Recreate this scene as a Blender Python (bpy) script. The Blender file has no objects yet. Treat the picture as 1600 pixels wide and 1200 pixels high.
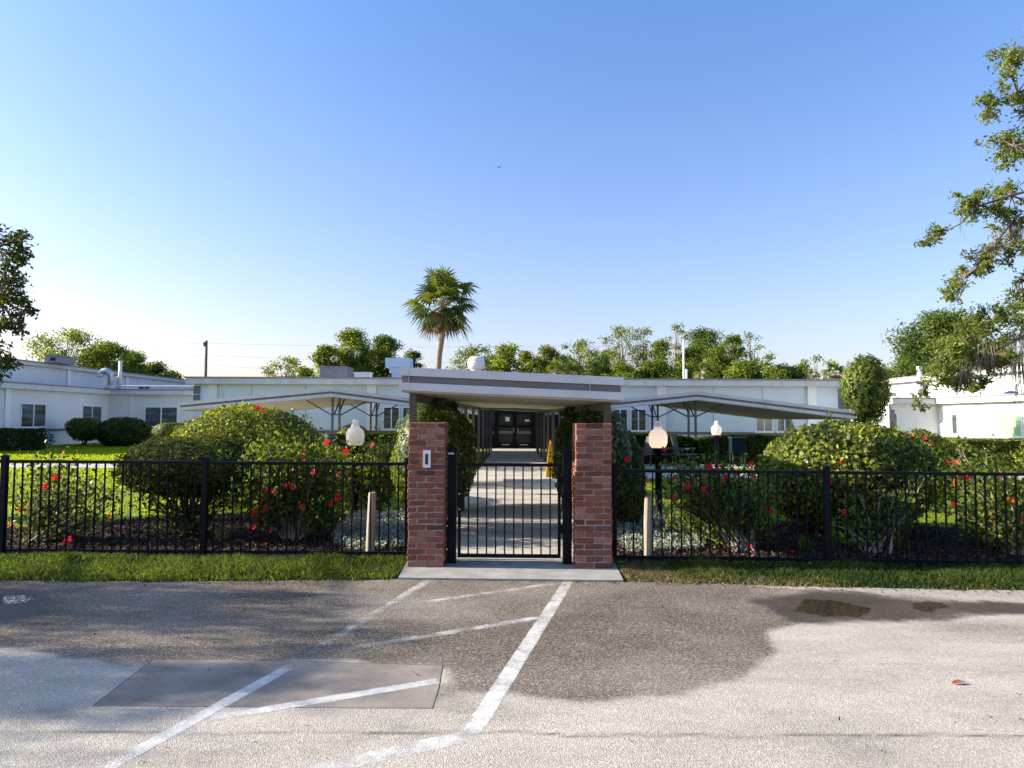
import bpy, math, random
import numpy as np
from mathutils import Vector, Matrix

random.seed(7)
rng = np.random.default_rng(11)
scene = bpy.context.scene
C = scene.collection
R = math.radians

# ------------------------------------------------------------------ camera
FPX, CAMH = 1110.0, 1.72
PITCH = math.atan(55.0 / FPX)
ROLL = R(0.25)
cam_d = bpy.data.cameras.new('camera')
cam = bpy.data.objects.new('camera', cam_d)
C.objects.link(cam)
cam_d.sensor_width = 36.0
cam_d.lens = 36.0 * FPX / 1600.0
cam_d.clip_end = 3000
cam.location = (0, 0, CAMH)
cam.rotation_mode = 'QUATERNION'
rot = Matrix.Rotation(R(90) + PITCH, 3, 'X') @ Matrix.Rotation(ROLL, 3, 'Z')
cam.rotation_quaternion = rot.to_quaternion()
scene.camera = cam

# ------------------------------------------------------------------ daylight
SUN_EL, SUN_AZ = R(22), R(2.5)             # sun at the left, a touch ahead
S = Vector((-math.cos(SUN_AZ) * math.cos(SUN_EL), math.sin(SUN_AZ) * math.cos(SUN_EL), math.sin(SUN_EL)))
world = bpy.data.worlds.new('World')
scene.world = world
world.use_nodes = True
wn, wl = world.node_tree.nodes, world.node_tree.links
wn.clear()
sky = wn.new('ShaderNodeTexSky')
sky.sky_type = 'NISHITA'
sky.sun_disc = False
sky.sun_elevation = SUN_EL
sky.sun_rotation = math.atan2(S.x, S.y)
sky.air_density = 1.0
sky.dust_density = 1.6
sky.ozone_density = 2.2
bg = wn.new('ShaderNodeBackground')
bg.inputs['Strength'].default_value = 0.10
wo = wn.new('ShaderNodeOutputWorld')
# the clear air of that morning: deeper blue overhead, milkier towards the horizon all the way round
tcn = wn.new('ShaderNodeTexCoord')
sep = wn.new('ShaderNodeSeparateXYZ')
wl.new(tcn.outputs['Generated'], sep.inputs[0])
cr_ = wn.new('ShaderNodeValToRGB')
cr_.color_ramp.elements[0].position = 0.0
cr_.color_ramp.elements[0].color = (1.20, 0.97, 1.0, 1)
cr_.color_ramp.elements[1].position = 0.55
cr_.color_ramp.elements[1].color = (0.74, 1.0, 1.33, 1)
wl.new(sep.outputs['Z'], cr_.inputs[0])
mul = wn.new('ShaderNodeMix'); mul.data_type = 'RGBA'; mul.blend_type = 'MULTIPLY'; mul.inputs[0].default_value = 1.0
wl.new(sky.outputs[0], mul.inputs[6]); wl.new(cr_.outputs[0], mul.inputs[7])
wl.new(mul.outputs[2], bg.inputs[0])
wl.new(bg.outputs[0], wo.inputs[0])
sun_d = bpy.data.lights.new('sun', 'SUN')
sun_d.energy = 5.0
sun_d.angle = R(0.5)
sun_d.color = (1.0, 0.90, 0.76)
sun = bpy.data.objects.new('sun', sun_d)
C.objects.link(sun)
sun.rotation_mode = 'QUATERNION'
sun.rotation_quaternion = (-S).to_track_quat('-Z', 'Y')
vs = scene.view_settings
vs.view_transform = 'Standard'
vs.look = 'None'
vs.exposure = 1.3
vs.gamma = 1.0
vs.use_curve_mapping = False
scene.cycles.max_bounces = 6
scene.cycles.diffuse_bounces = 3
scene.cycles.transmission_bounces = 4
scene.cycles.transparent_max_bounces = 8
scene.cycles.caustics_reflective = False
scene.cycles.caustics_refractive = False


def ray(px, py):
    v = Vector(((px - 800) / FPX, (600 - py) / FPX, -1.0))
    return rot @ v


def P(px, py, Y):
    """point seen at a pixel of the photograph, Y metres ahead"""
    d = ray(px, py)
    t = Y / d.y
    return Vector((d.x * t, Y, CAMH + d.z * t))


def G(px, py, z=0.0):
    d = ray(px, py)
    t = (z - CAMH) / d.z
    return Vector((d.x * t, d.y * t, z))


# ------------------------------------------------------------------ helpers
def tag(o, label=None, cat=None, group=None, kind=None):
    if label: o['label'] = label
    if cat: o['category'] = cat
    if group: o['group'] = group
    if kind: o['kind'] = kind
    return o


def thing(name, label, cat, loc=(0, 0, 0), group=None):
    o = bpy.data.objects.new(name, None)
    o.empty_display_size = 0.2
    C.objects.link(o)
    o.location = loc
    return tag(o, label, cat, group)


def wloc(o):
    v = Vector((0, 0, 0))
    while o is not None:
        v += o.location
        o = o.parent
    return v


def link(name, me, parent=None, loc=None, rotz=0.0):
    """an object for mesh data; loc is a world position (None: data is already in world coordinates)"""
    o = bpy.data.objects.new(name, me)
    C.objects.link(o)
    if parent is not None:
        o.parent = parent
        base = wloc(parent)
    else:
        base = Vector((0, 0, 0))
    o.location = (Vector(loc) if loc is not None else Vector((0, 0, 0))) - base
    o.rotation_euler = (0, 0, rotz)
    return o


class MB:
    def __init__(self):
        self.v, self.f, self.m = [], [], []

    def add(self, vs_, fs_, mi=0):
        b = len(self.v)
        self.v += [tuple(p) for p in vs_]
        self.f += [tuple(i + b for i in f) for f in fs_]
        self.m += [mi] * len(fs_)
        return self

    def box(self, x0, x1, y0, y1, z0, z1, mi=0):
        v = [(x0, y0, z0), (x1, y0, z0), (x1, y1, z0), (x0, y1, z0), (x0, y0, z1), (x1, y0, z1), (x1, y1, z1), (x0, y1, z1)]
        f = [(0, 3, 2, 1), (4, 5, 6, 7), (0, 1, 5, 4), (1, 2, 6, 5), (2, 3, 7, 6), (3, 0, 4, 7)]
        return self.add(v, f, mi)

    def hexa(self, v, mi=0):
        f = [(0, 3, 2, 1), (4, 5, 6, 7), (0, 1, 5, 4), (1, 2, 6, 5), (2, 3, 7, 6), (3, 0, 4, 7)]
        return self.add(v, f, mi)

    def prism(self, pts, z0, z1, mi=0):
        n = len(pts)
        v = [(p[0], p[1], z0) for p in pts] + [(p[0], p[1], z1) for p in pts]
        f = [tuple(range(n))[::-1], tuple(range(n, 2 * n))] + [(i, (i + 1) % n, n + (i + 1) % n, n + i) for i in range(n)]
        return self.add(v, f, mi)

    def sheet(self, pts, z, mi=0):
        return self.add([(p[0], p[1], z) for p in pts], [tuple(range(len(pts)))], mi)

    def tube(self, pts, radii, n=6, mi=0, cap=True):
        pts = [Vector(p) for p in pts]
        if not hasattr(radii, '__len__'):
            radii = [radii] * len(pts)
        b = len(self.v)
        ref = None
        for i, p in enumerate(pts):
            d = (pts[min(i + 1, len(pts) - 1)] - pts[max(i - 1, 0)])
            d = d.normalized() if d.length > 1e-9 else Vector((0, 0, 1))
            if ref is None:
                ref = d.orthogonal().normalized()
            u = (ref - d * ref.dot(d))
            u = u.normalized() if u.length > 1e-6 else d.orthogonal().normalized()
            ref = u
            w = d.cross(u)
            for k in range(n):
                a = 2 * math.pi * k / n
                self.v.append(tuple(p + (u * math.cos(a) + w * math.sin(a)) * radii[i]))
        for i in range(len(pts) - 1):
            for k in range(n):
                k2 = (k + 1) % n
                self.f.append((b + i * n + k, b + i * n + k2, b + (i + 1) * n + k2, b + (i + 1) * n + k))
                self.m.append(mi)
        if cap:
            self.f.append(tuple(b + k for k in range(n))[::-1]); self.m.append(mi)
            e = b + (len(pts) - 1) * n
            self.f.append(tuple(e + k for k in range(n))); self.m.append(mi)
        return self

    def lathe(self, prof, c, n=20, mi=0):
        """prof: (r, z) from bottom to top round c"""
        return self.tube([(c[0], c[1], c[2] + z) for r, z in prof], [max(r, 1e-4) for r, z in prof], n, mi) if False else self._lathe(prof, c, n, mi)

    def _lathe(self, prof, c, n, mi):
        b = len(self.v)
        for r, z in prof:
            for k in range(n):
                a = 2 * math.pi * k / n
                self.v.append((c[0] + r * math.cos(a), c[1] + r * math.sin(a), c[2] + z))
        for i in range(len(prof) - 1):
            for k in range(n):
                k2 = (k + 1) % n
                self.f.append((b + i * n + k, b + i * n + k2, b + (i + 1) * n + k2, b + (i + 1) * n + k)); self.m.append(mi)
        self.f.append(tuple(b + k for k in range(n))[::-1]); self.m.append(mi)
        e = b + (len(prof) - 1) * n
        self.f.append(tuple(e + k for k in range(n))); self.m.append(mi)
        return self

    def mesh(self, name, mats, smooth=False):
        me = bpy.data.meshes.new(name)
        me.from_pydata(self.v, [], self.f)
        if not isinstance(mats, (list, tuple)):
            mats = [mats]
        for m in mats:
            me.materials.append(m)
        if any(self.m):
            me.polygons.foreach_set('material_index', self.m)
        if smooth:
            me.polygons.foreach_set('use_smooth', [True] * len(self.f))
        me.update()
        return me

    def build(self, name, mats, parent=None, smooth=False):
        if parent is not None:
            L = wloc(parent)
            if L.length > 0:
                self.v = [(x - L.x, y - L.y, z - L.z) for x, y, z in self.v]
        o = bpy.data.objects.new(name, self.mesh(name, mats, smooth))
        C.objects.link(o)
        if parent is not None:
            o.parent = parent
        return o


def np_mesh(name, verts, loops, per, mat, parent=None, tint=None, smooth=False):
    """verts (N,3); loops (F,per) vertex ids"""
    if parent is not None:
        verts = verts - np.array(wloc(parent))[None, :]
    me = bpy.data.meshes.new(name)
    nv, nf = len(verts), len(loops)
    me.vertices.add(nv)
    me.vertices.foreach_set('co', verts.astype(np.float32).ravel())
    me.loops.add(nf * per)
    me.loops.foreach_set('vertex_index', loops.astype(np.int32).ravel())
    me.polygons.add(nf)
    me.polygons.foreach_set('loop_start', np.arange(nf, dtype=np.int32) * per)
    if smooth:
        me.polygons.foreach_set('use_smooth', np.ones(nf, bool))
    if tint is not None:
        a = me.attributes.new('tint', 'FLOAT', 'POINT')
        a.data.foreach_set('value', tint.astype(np.float32))
    me.materials.append(mat)
    me.update(calc_edges=True)
    o = bpy.data.objects.new(name, me)
    C.objects.link(o)
    if parent is not None:
        o.parent = parent
    return o


def unit(a):
    return a / np.maximum(np.linalg.norm(a, axis=1, keepdims=True), 1e-9)


def vnoise(p, seed=0):
    """value noise, p (N,2|3), about -1..1"""
    p = np.asarray(p, float)
    if p.shape[1] == 2:
        p = np.concatenate([p, np.zeros((len(p), 1))], 1)
    i = np.floor(p).astype(np.int64)
    f = p - i
    f = f * f * (3 - 2 * f)

    def h(a):
        n = (a[:, 0] * 374761393 + a[:, 1] * 668265263 + a[:, 2] * 2147483647 + seed * 1274126177) & 0xffffffff
        n = ((n ^ (n >> 13)) * 1274126177) & 0xffffffff
        n = ((n ^ (n >> 16)) * 2246822519) & 0xffffffff
        return (n & 0xffff) / 32767.5 - 1.0
    r = 0
    for dx in (0, 1):
        for dy in (0, 1):
            for dz in (0, 1):
                w = (f[:, 0] if dx else 1 - f[:, 0]) * (f[:, 1] if dy else 1 - f[:, 1]) * (f[:, 2] if dz else 1 - f[:, 2])
                r = r + w * h(i + np.array([dx, dy, dz]))
    return r


def fbm(p, seed=0, o=4):
    r, a, t = 0, 1.0, 0
    for k in range(o):
        r = r + a * vnoise(np.asarray(p) * 2 ** k, seed + k); t += a; a *= 0.5
    return r / t


# ------------------------------------------------------------------ materials
def new_mat(name):
    m = bpy.data.materials.new(name)
    m.use_nodes = True
    nt = m.node_tree
    return m, nt, nt.nodes['Principled BSDF']


def node(nt, typ, **kw):
    n = nt.nodes.new(typ)
    for k, v in kw.items():
        setattr(n, k, v)
    return n


def ramp(nt, fac, stops):
    r = node(nt, 'ShaderNodeValToRGB')
    el = r.color_ramp.elements
    while len(el) < len(stops):
        el.new(0.5)
    for e, (p, c) in zip(el, stops):
        e.position = p
        e.color = (c[0], c[1], c[2], 1) if hasattr(c, '__len__') else (c, c, c, 1)
    nt.links.new(fac, r.inputs[0])
    return r.outputs[0]


def noise_out(nt, scale, detail=4, rough=0.55, vec=None, dist=0.0):
    n = node(nt, 'ShaderNodeTexNoise')
    n.inputs['Scale'].default_value = scale
    n.inputs['Detail'].default_value = detail
    n.inputs['Roughness'].default_value = rough
    n.inputs['Distortion'].default_value = dist
    if vec is not None:
        nt.links.new(vec, n.inputs['Vector'])
    return n.outputs['Fac']


def objvec(nt, scale=(1, 1, 1)):
    g = node(nt, 'ShaderNodeNewGeometry')
    mp = node(nt, 'ShaderNodeMapping')
    mp.inputs['Scale'].default_value = scale
    nt.links.new(g.outputs['Position'], mp.inputs['Vector'])
    return mp.outputs[0]


def bump(nt, b, h, strength, dist=0.01):
    bm = node(nt, 'ShaderNodeBump')
    bm.inputs['Strength'].default_value = strength
    bm.inputs['Distance'].default_value = dist
    nt.links.new(h, bm.inputs['Height'])
    nt.links.new(bm.outputs[0], b.inputs['Normal'])


def mat_simple(name, col, rough=0.6, var=0.12, scale=3.0, spec=0.4, metal=0.0, bumps=0.0, bscale=60, dirt=None, streak=False):
    m, nt, b = new_mat(name)
    v = objvec(nt, (1, 1, 0.18) if streak else (1, 1, 1))
    n = noise_out(nt, scale, 6, 0.6, v)
    lo = [c * (1 - var) for c in col]
    hi = [min(c * (1 + var), 1) for c in col]
    stops = [(0.3, lo), (0.7, hi)]
    if dirt:
        stops = [(0.22, dirt)] + [(0.42, lo), (0.75, hi)]
    nt.links.new(ramp(nt, n, stops), b.inputs['Base Color'])
    b.inputs['Roughness'].default_value = rough
    b.inputs['Specular IOR Level'].default_value = spec
    b.inputs['Metallic'].default_value = metal
    if bumps:
        bump(nt, b, noise_out(nt, bscale, 3, 0.6, objvec(nt)), bumps)
    return m


def mat_leaf(name, a, b_, trans=0.4, rough=0.42, tcol=None, spec=0.35):
    m, nt, b = new_mat(name)
    at = node(nt, 'ShaderNodeAttribute'); at.attribute_name = 'tint'
    col = ramp(nt, at.outputs['Fac'], [(0.0, [q * .75 for q in a]), (0.5, [p + (q - p) * .33 for p, q in zip(a, b_)]), (1.0, [min(q * 1.3, .9) for q in b_])])
    nt.links.new(col, b.inputs['Base Color'])
    b.inputs['Roughness'].default_value = rough
    b.inputs['Specular IOR Level'].default_value = spec
    tr = node(nt, 'ShaderNodeBsdfTranslucent')
    k = node(nt, 'ShaderNodeMix'); k.data_type = 'RGBA'; k.blend_type = 'MULTIPLY'
    k.inputs[0].default_value = 1.0
    nt.links.new(col, k.inputs[6])
    k.inputs[7].default_value = tuple(tcol or (2.2, 2.0, 0.7)) + (1,)
    nt.links.new(k.outputs[2], tr.inputs[0])
    mx = node(nt, 'ShaderNodeMixShader')
    mx.inputs[0].default_value = trans
    nt.links.new(b.outputs[0], mx.inputs[1])
    nt.links.new(tr.outputs[0], mx.inputs[2])
    nt.links.new(mx.outputs[0], nt.nodes['Material Output'].inputs[0])
    return m


M = {}
M['wall'] = mat_simple('painted_wall', (0.66, 0.67, 0.68), 0.75, 0.09, 0.5, 0.2, bumps=0.15, bscale=40, streak=True)
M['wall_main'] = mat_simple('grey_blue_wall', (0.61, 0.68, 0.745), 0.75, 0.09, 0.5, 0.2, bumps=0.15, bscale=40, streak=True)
M['wall_base'] = mat_simple('painted_wall_base', (0.62, 0.64, 0.66), 0.75, 0.08, 0.8, 0.2, bumps=0.15)
M['fascia'] = mat_simple('white_fascia', (0.57, 0.575, 0.58), 0.55, 0.09, 1.5, 0.3, dirt=(0.43, 0.42, 0.40), streak=True)
M['band'] = mat_simple('grey_band', (0.15, 0.145, 0.15), 0.6, 0.12, 2)
M['soffit'] = mat_simple('cream_soffit', (0.46, 0.42, 0.34), 0.7, 0.10, 1.2, 0.2)
M['post'] = mat_simple('brown_grey_post', (0.105, 0.085, 0.078), 0.55, 0.15, 3)
M['gpost'] = mat_simple('grey_post', (0.14, 0.135, 0.14), 0.55, 0.15, 3)
M['trim'] = mat_simple('white_trim', (0.76, 0.76, 0.75), 0.5, 0.04, 3)
M['black'] = mat_simple('black_powder_coat', (0.004, 0.006, 0.009), 0.45, 0.25, 8, 0.12, bumps=0.05, bscale=150)
M['dark'] = mat_simple('dark_frame', (0.007, 0.008, 0.012), 0.5, 0.2, 5, 0.12)
M['furn'] = mat_simple('dark_furniture', (0.05, 0.045, 0.045), 0.6, 0.2, 5)
M['teal'] = mat_simple('shaded_teal_cloth', (0.004, 0.014, 0.018), 0.9, 0.2, 5, 0.1)  # near-black teal: the shade round the cart is put into its colour
M['roof'] = mat_simple('grey_roofing', (0.24, 0.235, 0.24), 0.8, 0.12, 2)
M['metal'] = mat_simple('weathered_metal', (0.50, 0.50, 0.52), 0.4, 0.12, 4, 0.5, 0.5)
M['acgrey'] = mat_simple('grey_cabinet', (0.22, 0.21, 0.24), 0.6, 0.12, 3)
M['duct'] = mat_simple('pale_blue_duct', (0.42, 0.56, 0.68), 0.5, 0.08, 3)
M['white'] = mat_simple('white_metal', (0.72, 0.71, 0.69), 0.45, 0.08, 4)
M['blue'] = mat_simple('blue_tarp', (0.03, 0.09, 0.3), 0.5, 0.2, 6)
M['concrete'] = mat_simple('concrete', (0.50, 0.47, 0.41), 0.85, 0.14, 2.2, 0.25, bumps=0.25, bscale=90, dirt=(0.24, 0.22, 0.19))
M['slab'] = mat_simple('threshold_concrete', (0.34, 0.325, 0.29), 0.85, 0.16, 4, 0.25, bumps=0.25, bscale=90, dirt=(0.28, 0.27, 0.24))
M['mortar'] = mat_simple('mortar', (0.30, 0.27, 0.25), 0.9, 0.2, 25, 0.1, bumps=0.4, bscale=150)
M['stake'] = mat_simple('weathered_wood', (0.36, 0.31, 0.24), 0.85, 0.25, 9, 0.1, streak=True, bumps=0.3, bscale=60)
M['bark'] = mat_simple('bark', (0.13, 0.105, 0.085), 0.9, 0.3, 5, 0.1, bumps=0.5, bscale=30)
M['palebark'] = mat_simple('pale_bark', (0.27, 0.225, 0.17), 0.9, 0.25, 5, 0.1, bumps=0.5, bscale=25)
M['twig'] = mat_simple('pale_twig', (0.30, 0.25, 0.19), 0.85, 0.25, 8, 0.1)
M['darktwig'] = mat_simple('dark_twig', (0.09, 0.07, 0.05), 0.85, 0.25, 8, 0.1)
M['moss'] = mat_leaf('spanish_moss', (0.24, 0.21, 0.17), (0.42, 0.37, 0.30), 0.4, 0.9, (1.1, 1.0, 0.9), 0.05)
M['yellow'] = mat_simple('yellow_plastic', (0.72, 0.36, 0.01), 0.45, 0.06, 4)
M['ink'] = mat_simple('black_ink', (0.02, 0.02, 0.02), 0.6, 0.1, 4)
M['paper'] = mat_simple('white_paper', (0.75, 0.74, 0.70), 0.7, 0.04, 8)
M['steel'] = mat_simple('steel', (0.55, 0.55, 0.56), 0.3, 0.05, 8, 0.5, 0.9)
M['pole'] = mat_simple('pole_wood', (0.14, 0.13, 0.10), 0.9, 0.15, 3)
M['wire'] = mat_simple('wire', (0.35, 0.36, 0.38), 0.6, 0.05, 3)
M['blind'] = mat_simple('window_blind', (0.26, 0.42, 0.22), 0.7, 0.05, 1.5)
M['bird'] = mat_simple('bird_feathers', (0.02, 0.02, 0.02), 0.8, 0.05, 3)

# glass: dark reflecting panes; reflections and blinds also painted in as pale bands
m, nt, b = new_mat('window_glass')
nt.links.new(ramp(nt, noise_out(nt, 2.2, 3, 0.6, objvec(nt, (.25, .25, 2.2))), [(0.3, (0.02, 0.03, 0.03)), (0.5, (0.055, 0.075, 0.07)), (0.7, (0.13, 0.16, 0.14))]), b.inputs['Base Color'])
b.inputs['Roughness'].default_value = 0.06
b.inputs['Specular IOR Level'].default_value = 0.6
bump(nt, b, noise_out(nt, 0.7, 2, 0.5, objvec(nt)), 0.05, 0.05)
M['glass'] = m
m, nt, b = new_mat('tinted_glass')
b.inputs['Base Color'].default_value = (0.03, 0.035, 0.03, 1)
b.inputs['Roughness'].default_value = 0.12
M['doorglass'] = m

# white lamp globe: translucent plastic
m, nt, b = new_mat('globe_plastic')
b.inputs['Base Color'].default_value = (0.88, 0.86, 0.83, 1)
b.inputs['Roughness'].default_value = 0.3
tr = node(nt, 'ShaderNodeBsdfTranslucent'); tr.inputs[0].default_value = (0.98, 0.90, 0.78, 1)
mx = node(nt, 'ShaderNodeMixShader'); mx.inputs[0].default_value = 0.6
nt.links.new(b.outputs[0], mx.inputs[1]); nt.links.new(tr.outputs[0], mx.inputs[2])
nt.links.new(mx.outputs[0], nt.nodes['Material Output'].inputs[0])
M['globe'] = m

# brick: tone differs from brick to brick
m, nt, b = new_mat('red_brick')
oi = node(nt, 'ShaderNodeObjectInfo')
base = ramp(nt, oi.outputs['Random'], [(0.0, (0.10, 0.045, 0.034)), (0.2, (0.17, 0.062, 0.042)), (0.5, (0.235, 0.082, 0.052)), (0.8, (0.30, 0.115, 0.072)), (0.93, (0.33, 0.16, 0.11)), (1.0, (0.13, 0.07, 0.055))])
mix = node(nt, 'ShaderNodeMix'); mix.data_type = 'RGBA'; mix.blend_type = 'MULTIPLY'
mix.inputs[0].default_value = 1.0
nt.links.new(base, mix.inputs[6])
v = objvec(nt)
nt.links.new(ramp(nt, noise_out(nt, 28, 5, 0.7, v), [(0.25, 0.5), (0.45, 0.95), (0.62, 1.05), (0.8, (1.5, 1.6, 1.65))]), mix.inputs[7])
nt.links.new(mix.outputs[2], b.inputs['Base Color'])
b.inputs['Roughness'].default_value = 0.85
b.inputs['Specular IOR Level'].default_value = 0.2
bump(nt, b, noise_out(nt, 110, 4, 0.65, v), 0.5, 0.006)
M['brick'] = m

# foliage
M['leaf_lime'] = mat_leaf('lime_leaf', (0.04, 0.068, 0.014), (0.25, 0.275, 0.03), 0.34, 0.5, None, 0.2)
M['leaf_glossy'] = mat_leaf('glossy_leaf', (0.035, 0.062, 0.018), (0.26, 0.285, 0.036), 0.34, 0.4, None, 0.28)
M['leaf_dark'] = mat_leaf('dark_leaf', (0.026, 0.042, 0.014), (0.070, 0.091, 0.026), 0.3, 0.6, None, 0.08)
M['leaf_hedge'] = mat_leaf('hedge_leaf', (0.018, 0.034, 0.008), (0.060, 0.085, 0.014), 0.35, 0.6, None, 0.08)
M['leaf_hib'] = mat_leaf('hibiscus_leaf', (0.034, 0.064, 0.014), (0.162, 0.200, 0.029), 0.42, 0.5, None, 0.18)
M['leaf_ivy'] = mat_leaf('ivy_leaf', (0.028, 0.055, 0.018), (0.16, 0.195, 0.034), 0.34, 0.42, None, 0.25)
M['leaf_oak'] = mat_leaf('oak_leaf', (0.067, 0.095, 0.031), (0.196, 0.231, 0.063), 0.42, 0.6, None, 0.08)
M['leaf_far'] = mat_leaf('far_leaf', (0.058, 0.095, 0.023), (0.186, 0.232, 0.040), 0.48, 0.6, None, 0.08)
M['leaf_fardark'] = mat_leaf('far_dark_leaf', (0.038, 0.071, 0.021), (0.125, 0.169, 0.038), 0.4, 0.6, None, 0.08)
M['leaf_vine'] = mat_leaf('brown_vine_leaf', (0.085, 0.065, 0.035), (0.14, 0.12, 0.045), 0.35, 0.6, (1.4, 1.2, 0.8))
M['leaf_palm'] = mat_leaf('palm_blade', (0.041, 0.068, 0.016), (0.140, 0.164, 0.041), 0.35, 0.6, None, 0.08)
M['leaf_deadpalm'] = mat_leaf('dead_palm_blade', (0.11, 0.075, 0.04), (0.24, 0.16, 0.085), 0.35, 0.6, (1.2, 1.0, 0.8))
M['leaf_silver'] = mat_leaf('silver_leaf', (0.20, 0.24, 0.20), (0.42, 0.45, 0.40), 0.25, 0.6, (1.2, 1.2, 0.8))
M['leaf_clump'] = mat_leaf('strap_leaf', (0.06, 0.10, 0.015), (0.15, 0.19, 0.03), 0.4, 0.6, None, 0.08)
M['grass'] = mat_leaf('grass_blade', (0.022, 0.046, 0.013), (0.122, 0.148, 0.033), 0.48, 0.55, (1.8, 1.9, 0.6), 0.12)
M['lawnblade'] = mat_leaf('lawn_blade', (0.12, 0.18, 0.010), (0.23, 0.28, 0.016), 0.6, 0.6, (2.3, 2.1, 0.3), 0.1)
M['drygrass'] = mat_leaf('dry_grass_blade', (0.15, 0.115, 0.055), (0.30, 0.24, 0.12), 0.4, 0.6, (1.2, 1.1, 0.8))
M['petal'] = mat_leaf('red_petal', (0.60, 0.008, 0.012), (0.62, 0.02, 0.03), 0.4, 0.5, (1.1, 1.0, 1.0))
M['petal_or'] = mat_leaf('orange_petal', (0.75, 0.16, 0.03), (0.8, 0.22, 0.05), 0.4, 0.5, (1.1, 1.0, 1.0))
M['chip'] = mat_leaf('mulch_chip', (0.028, 0.016, 0.011), (0.13, 0.070, 0.045), 0.0, 0.9)

# ground materials
def mat_ground(name, stops, sc, bs, bst, rough=0.95):
    m, nt, b = new_mat(name)
    v = objvec(nt)
    n1 = noise_out(nt, sc, 8, 0.65, v)
    nt.links.new(ramp(nt, n1, stops), b.inputs['Base Color'])
    b.inputs['Roughness'].default_value = rough
    b.inputs['Specular IOR Level'].default_value = 0.15
    bump(nt, b, noise_out(nt, bs, 5, 0.7, v), bst, 0.03)
    return m


M['lawn'] = mat_ground('lawn_soil', [(0.3, (0.10, 0.15, 0.012)), (0.55, (0.17, 0.22, 0.014)), (0.8, (0.21, 0.25, 0.02))], 3.0, 60, 0.8)
M['verge'] = mat_ground('verge_soil', [(0.3, (0.045, 0.05, 0.015)), (0.6, (0.07, 0.09, 0.018)), (0.8, (0.11, 0.09, 0.05))], 4.0, 60, 0.8)
M['mulch'] = mat_ground('mulch', [(0.3, (0.012, 0.008, 0.007)), (0.55, (0.032, 0.02, 0.015)), (0.8, (0.085, 0.05, 0.035))], 30.0, 45, 1.0)
M['earth'] = mat_ground('earth', [(0.3, (0.06, 0.085, 0.02)), (0.7, (0.10, 0.12, 0.04))], 0.3, 5, 0.3)

# asphalt; its old sealed area, damp spots and cracks have their own shapes (stored per vertex)
m, nt, b = new_mat('asphalt')
v = objvec(nt)
at = node(nt, 'ShaderNodeAttribute'); at.attribute_name = 'seal'
dm = node(nt, 'ShaderNodeAttribute'); dm.attribute_name = 'damp'
ck = node(nt, 'ShaderNodeAttribute'); ck.attribute_name = 'crack'
vor = node(nt, 'ShaderNodeTexVoronoi'); vor.inputs['Scale'].default_value = 120
nt.links.new(v, vor.inputs['Vector'])
stone = node(nt, 'ShaderNodeSeparateColor')
nt.links.new(vor.outputs['Color'], stone.inputs[0])
light = ramp(nt, stone.outputs[0], [(0.0, (0.33, 0.288, 0.228)), (0.5, (0.43, 0.378, 0.305)), (0.9, (0.51, 0.455, 0.37)), (1.0, (0.62, 0.565, 0.475))])
darkc = ramp(nt, stone.outputs[0], [(0.0, (0.048, 0.039, 0.031)), (0.5, (0.108, 0.087, 0.067)), (0.8, (0.205, 0.166, 0.123)), (1.0, (0.40, 0.325, 0.235))])
big = noise_out(nt, 1.5, 8, 0.68, objvec(nt, (.6, 1.3, 1)))
mixa = node(nt, 'ShaderNodeMix'); mixa.data_type = 'RGBA'
nt.links.new(at.outputs['Fac'], mixa.inputs[0]); nt.links.new(light, mixa.inputs[6]); nt.links.new(darkc, mixa.inputs[7])
mixb = node(nt, 'ShaderNodeMix'); mixb.data_type = 'RGBA'; mixb.blend_type = 'MULTIPLY'; mixb.inputs[0].default_value = 1
nt.links.new(mixa.outputs[2], mixb.inputs[6])
nt.links.new(ramp(nt, big, [(0.28, 0.60), (0.41, 0.86), (0.54, 1.0), (0.75, 1.18)]), mixb.inputs[7])
mixd = node(nt, 'ShaderNodeMix'); mixd.data_type = 'RGBA'; mixd.blend_type = 'MULTIPLY'
nt.links.new(dm.outputs['Fac'], mixd.inputs[0]); nt.links.new(mixb.outputs[2], mixd.inputs[6]); mixd.inputs[7].default_value = (0.42, 0.37, 0.33, 1)
mixc = node(nt, 'ShaderNodeMix'); mixc.data_type = 'RGBA'
nt.links.new(ck.outputs['Fac'], mixc.inputs[0]); nt.links.new(mixd.outputs[2], mixc.inputs[6]); mixc.inputs[7].default_value = (0.05, 0.042, 0.035, 1)
nt.links.new(mixc.outputs[2], b.inputs['Base Color'])
rr = node(nt, 'ShaderNodeMapRange'); rr.inputs['To Min'].default_value = 0.88; rr.inputs['To Max'].default_value = 0.45
nt.links.new(dm.outputs['Fac'], rr.inputs[0]); nt.links.new(rr.outputs[0], b.inputs['Roughness'])
b.inputs['Specular IOR Level'].default_value = 0.25
hh = node(nt, 'ShaderNodeMath'); hh.operation = 'MULTIPLY_ADD'; hh.inputs[1].default_value = 0.5
nt.links.new(noise_out(nt, 45, 3, 0.6, v), hh.inputs[0]); nt.links.new(vor.outputs['Distance'], hh.inputs[2])
bump(nt, b, hh.outputs[0], 0.6, 0.005)
M['asphalt'] = m

m = mat_simple('repair_asphalt', (0.29, 0.248, 0.205), 0.8, 0.24, 2.6, 0.25, bumps=0.6, bscale=150, dirt=(0.10, 0.088, 0.078))
M['patch'] = m
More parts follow.
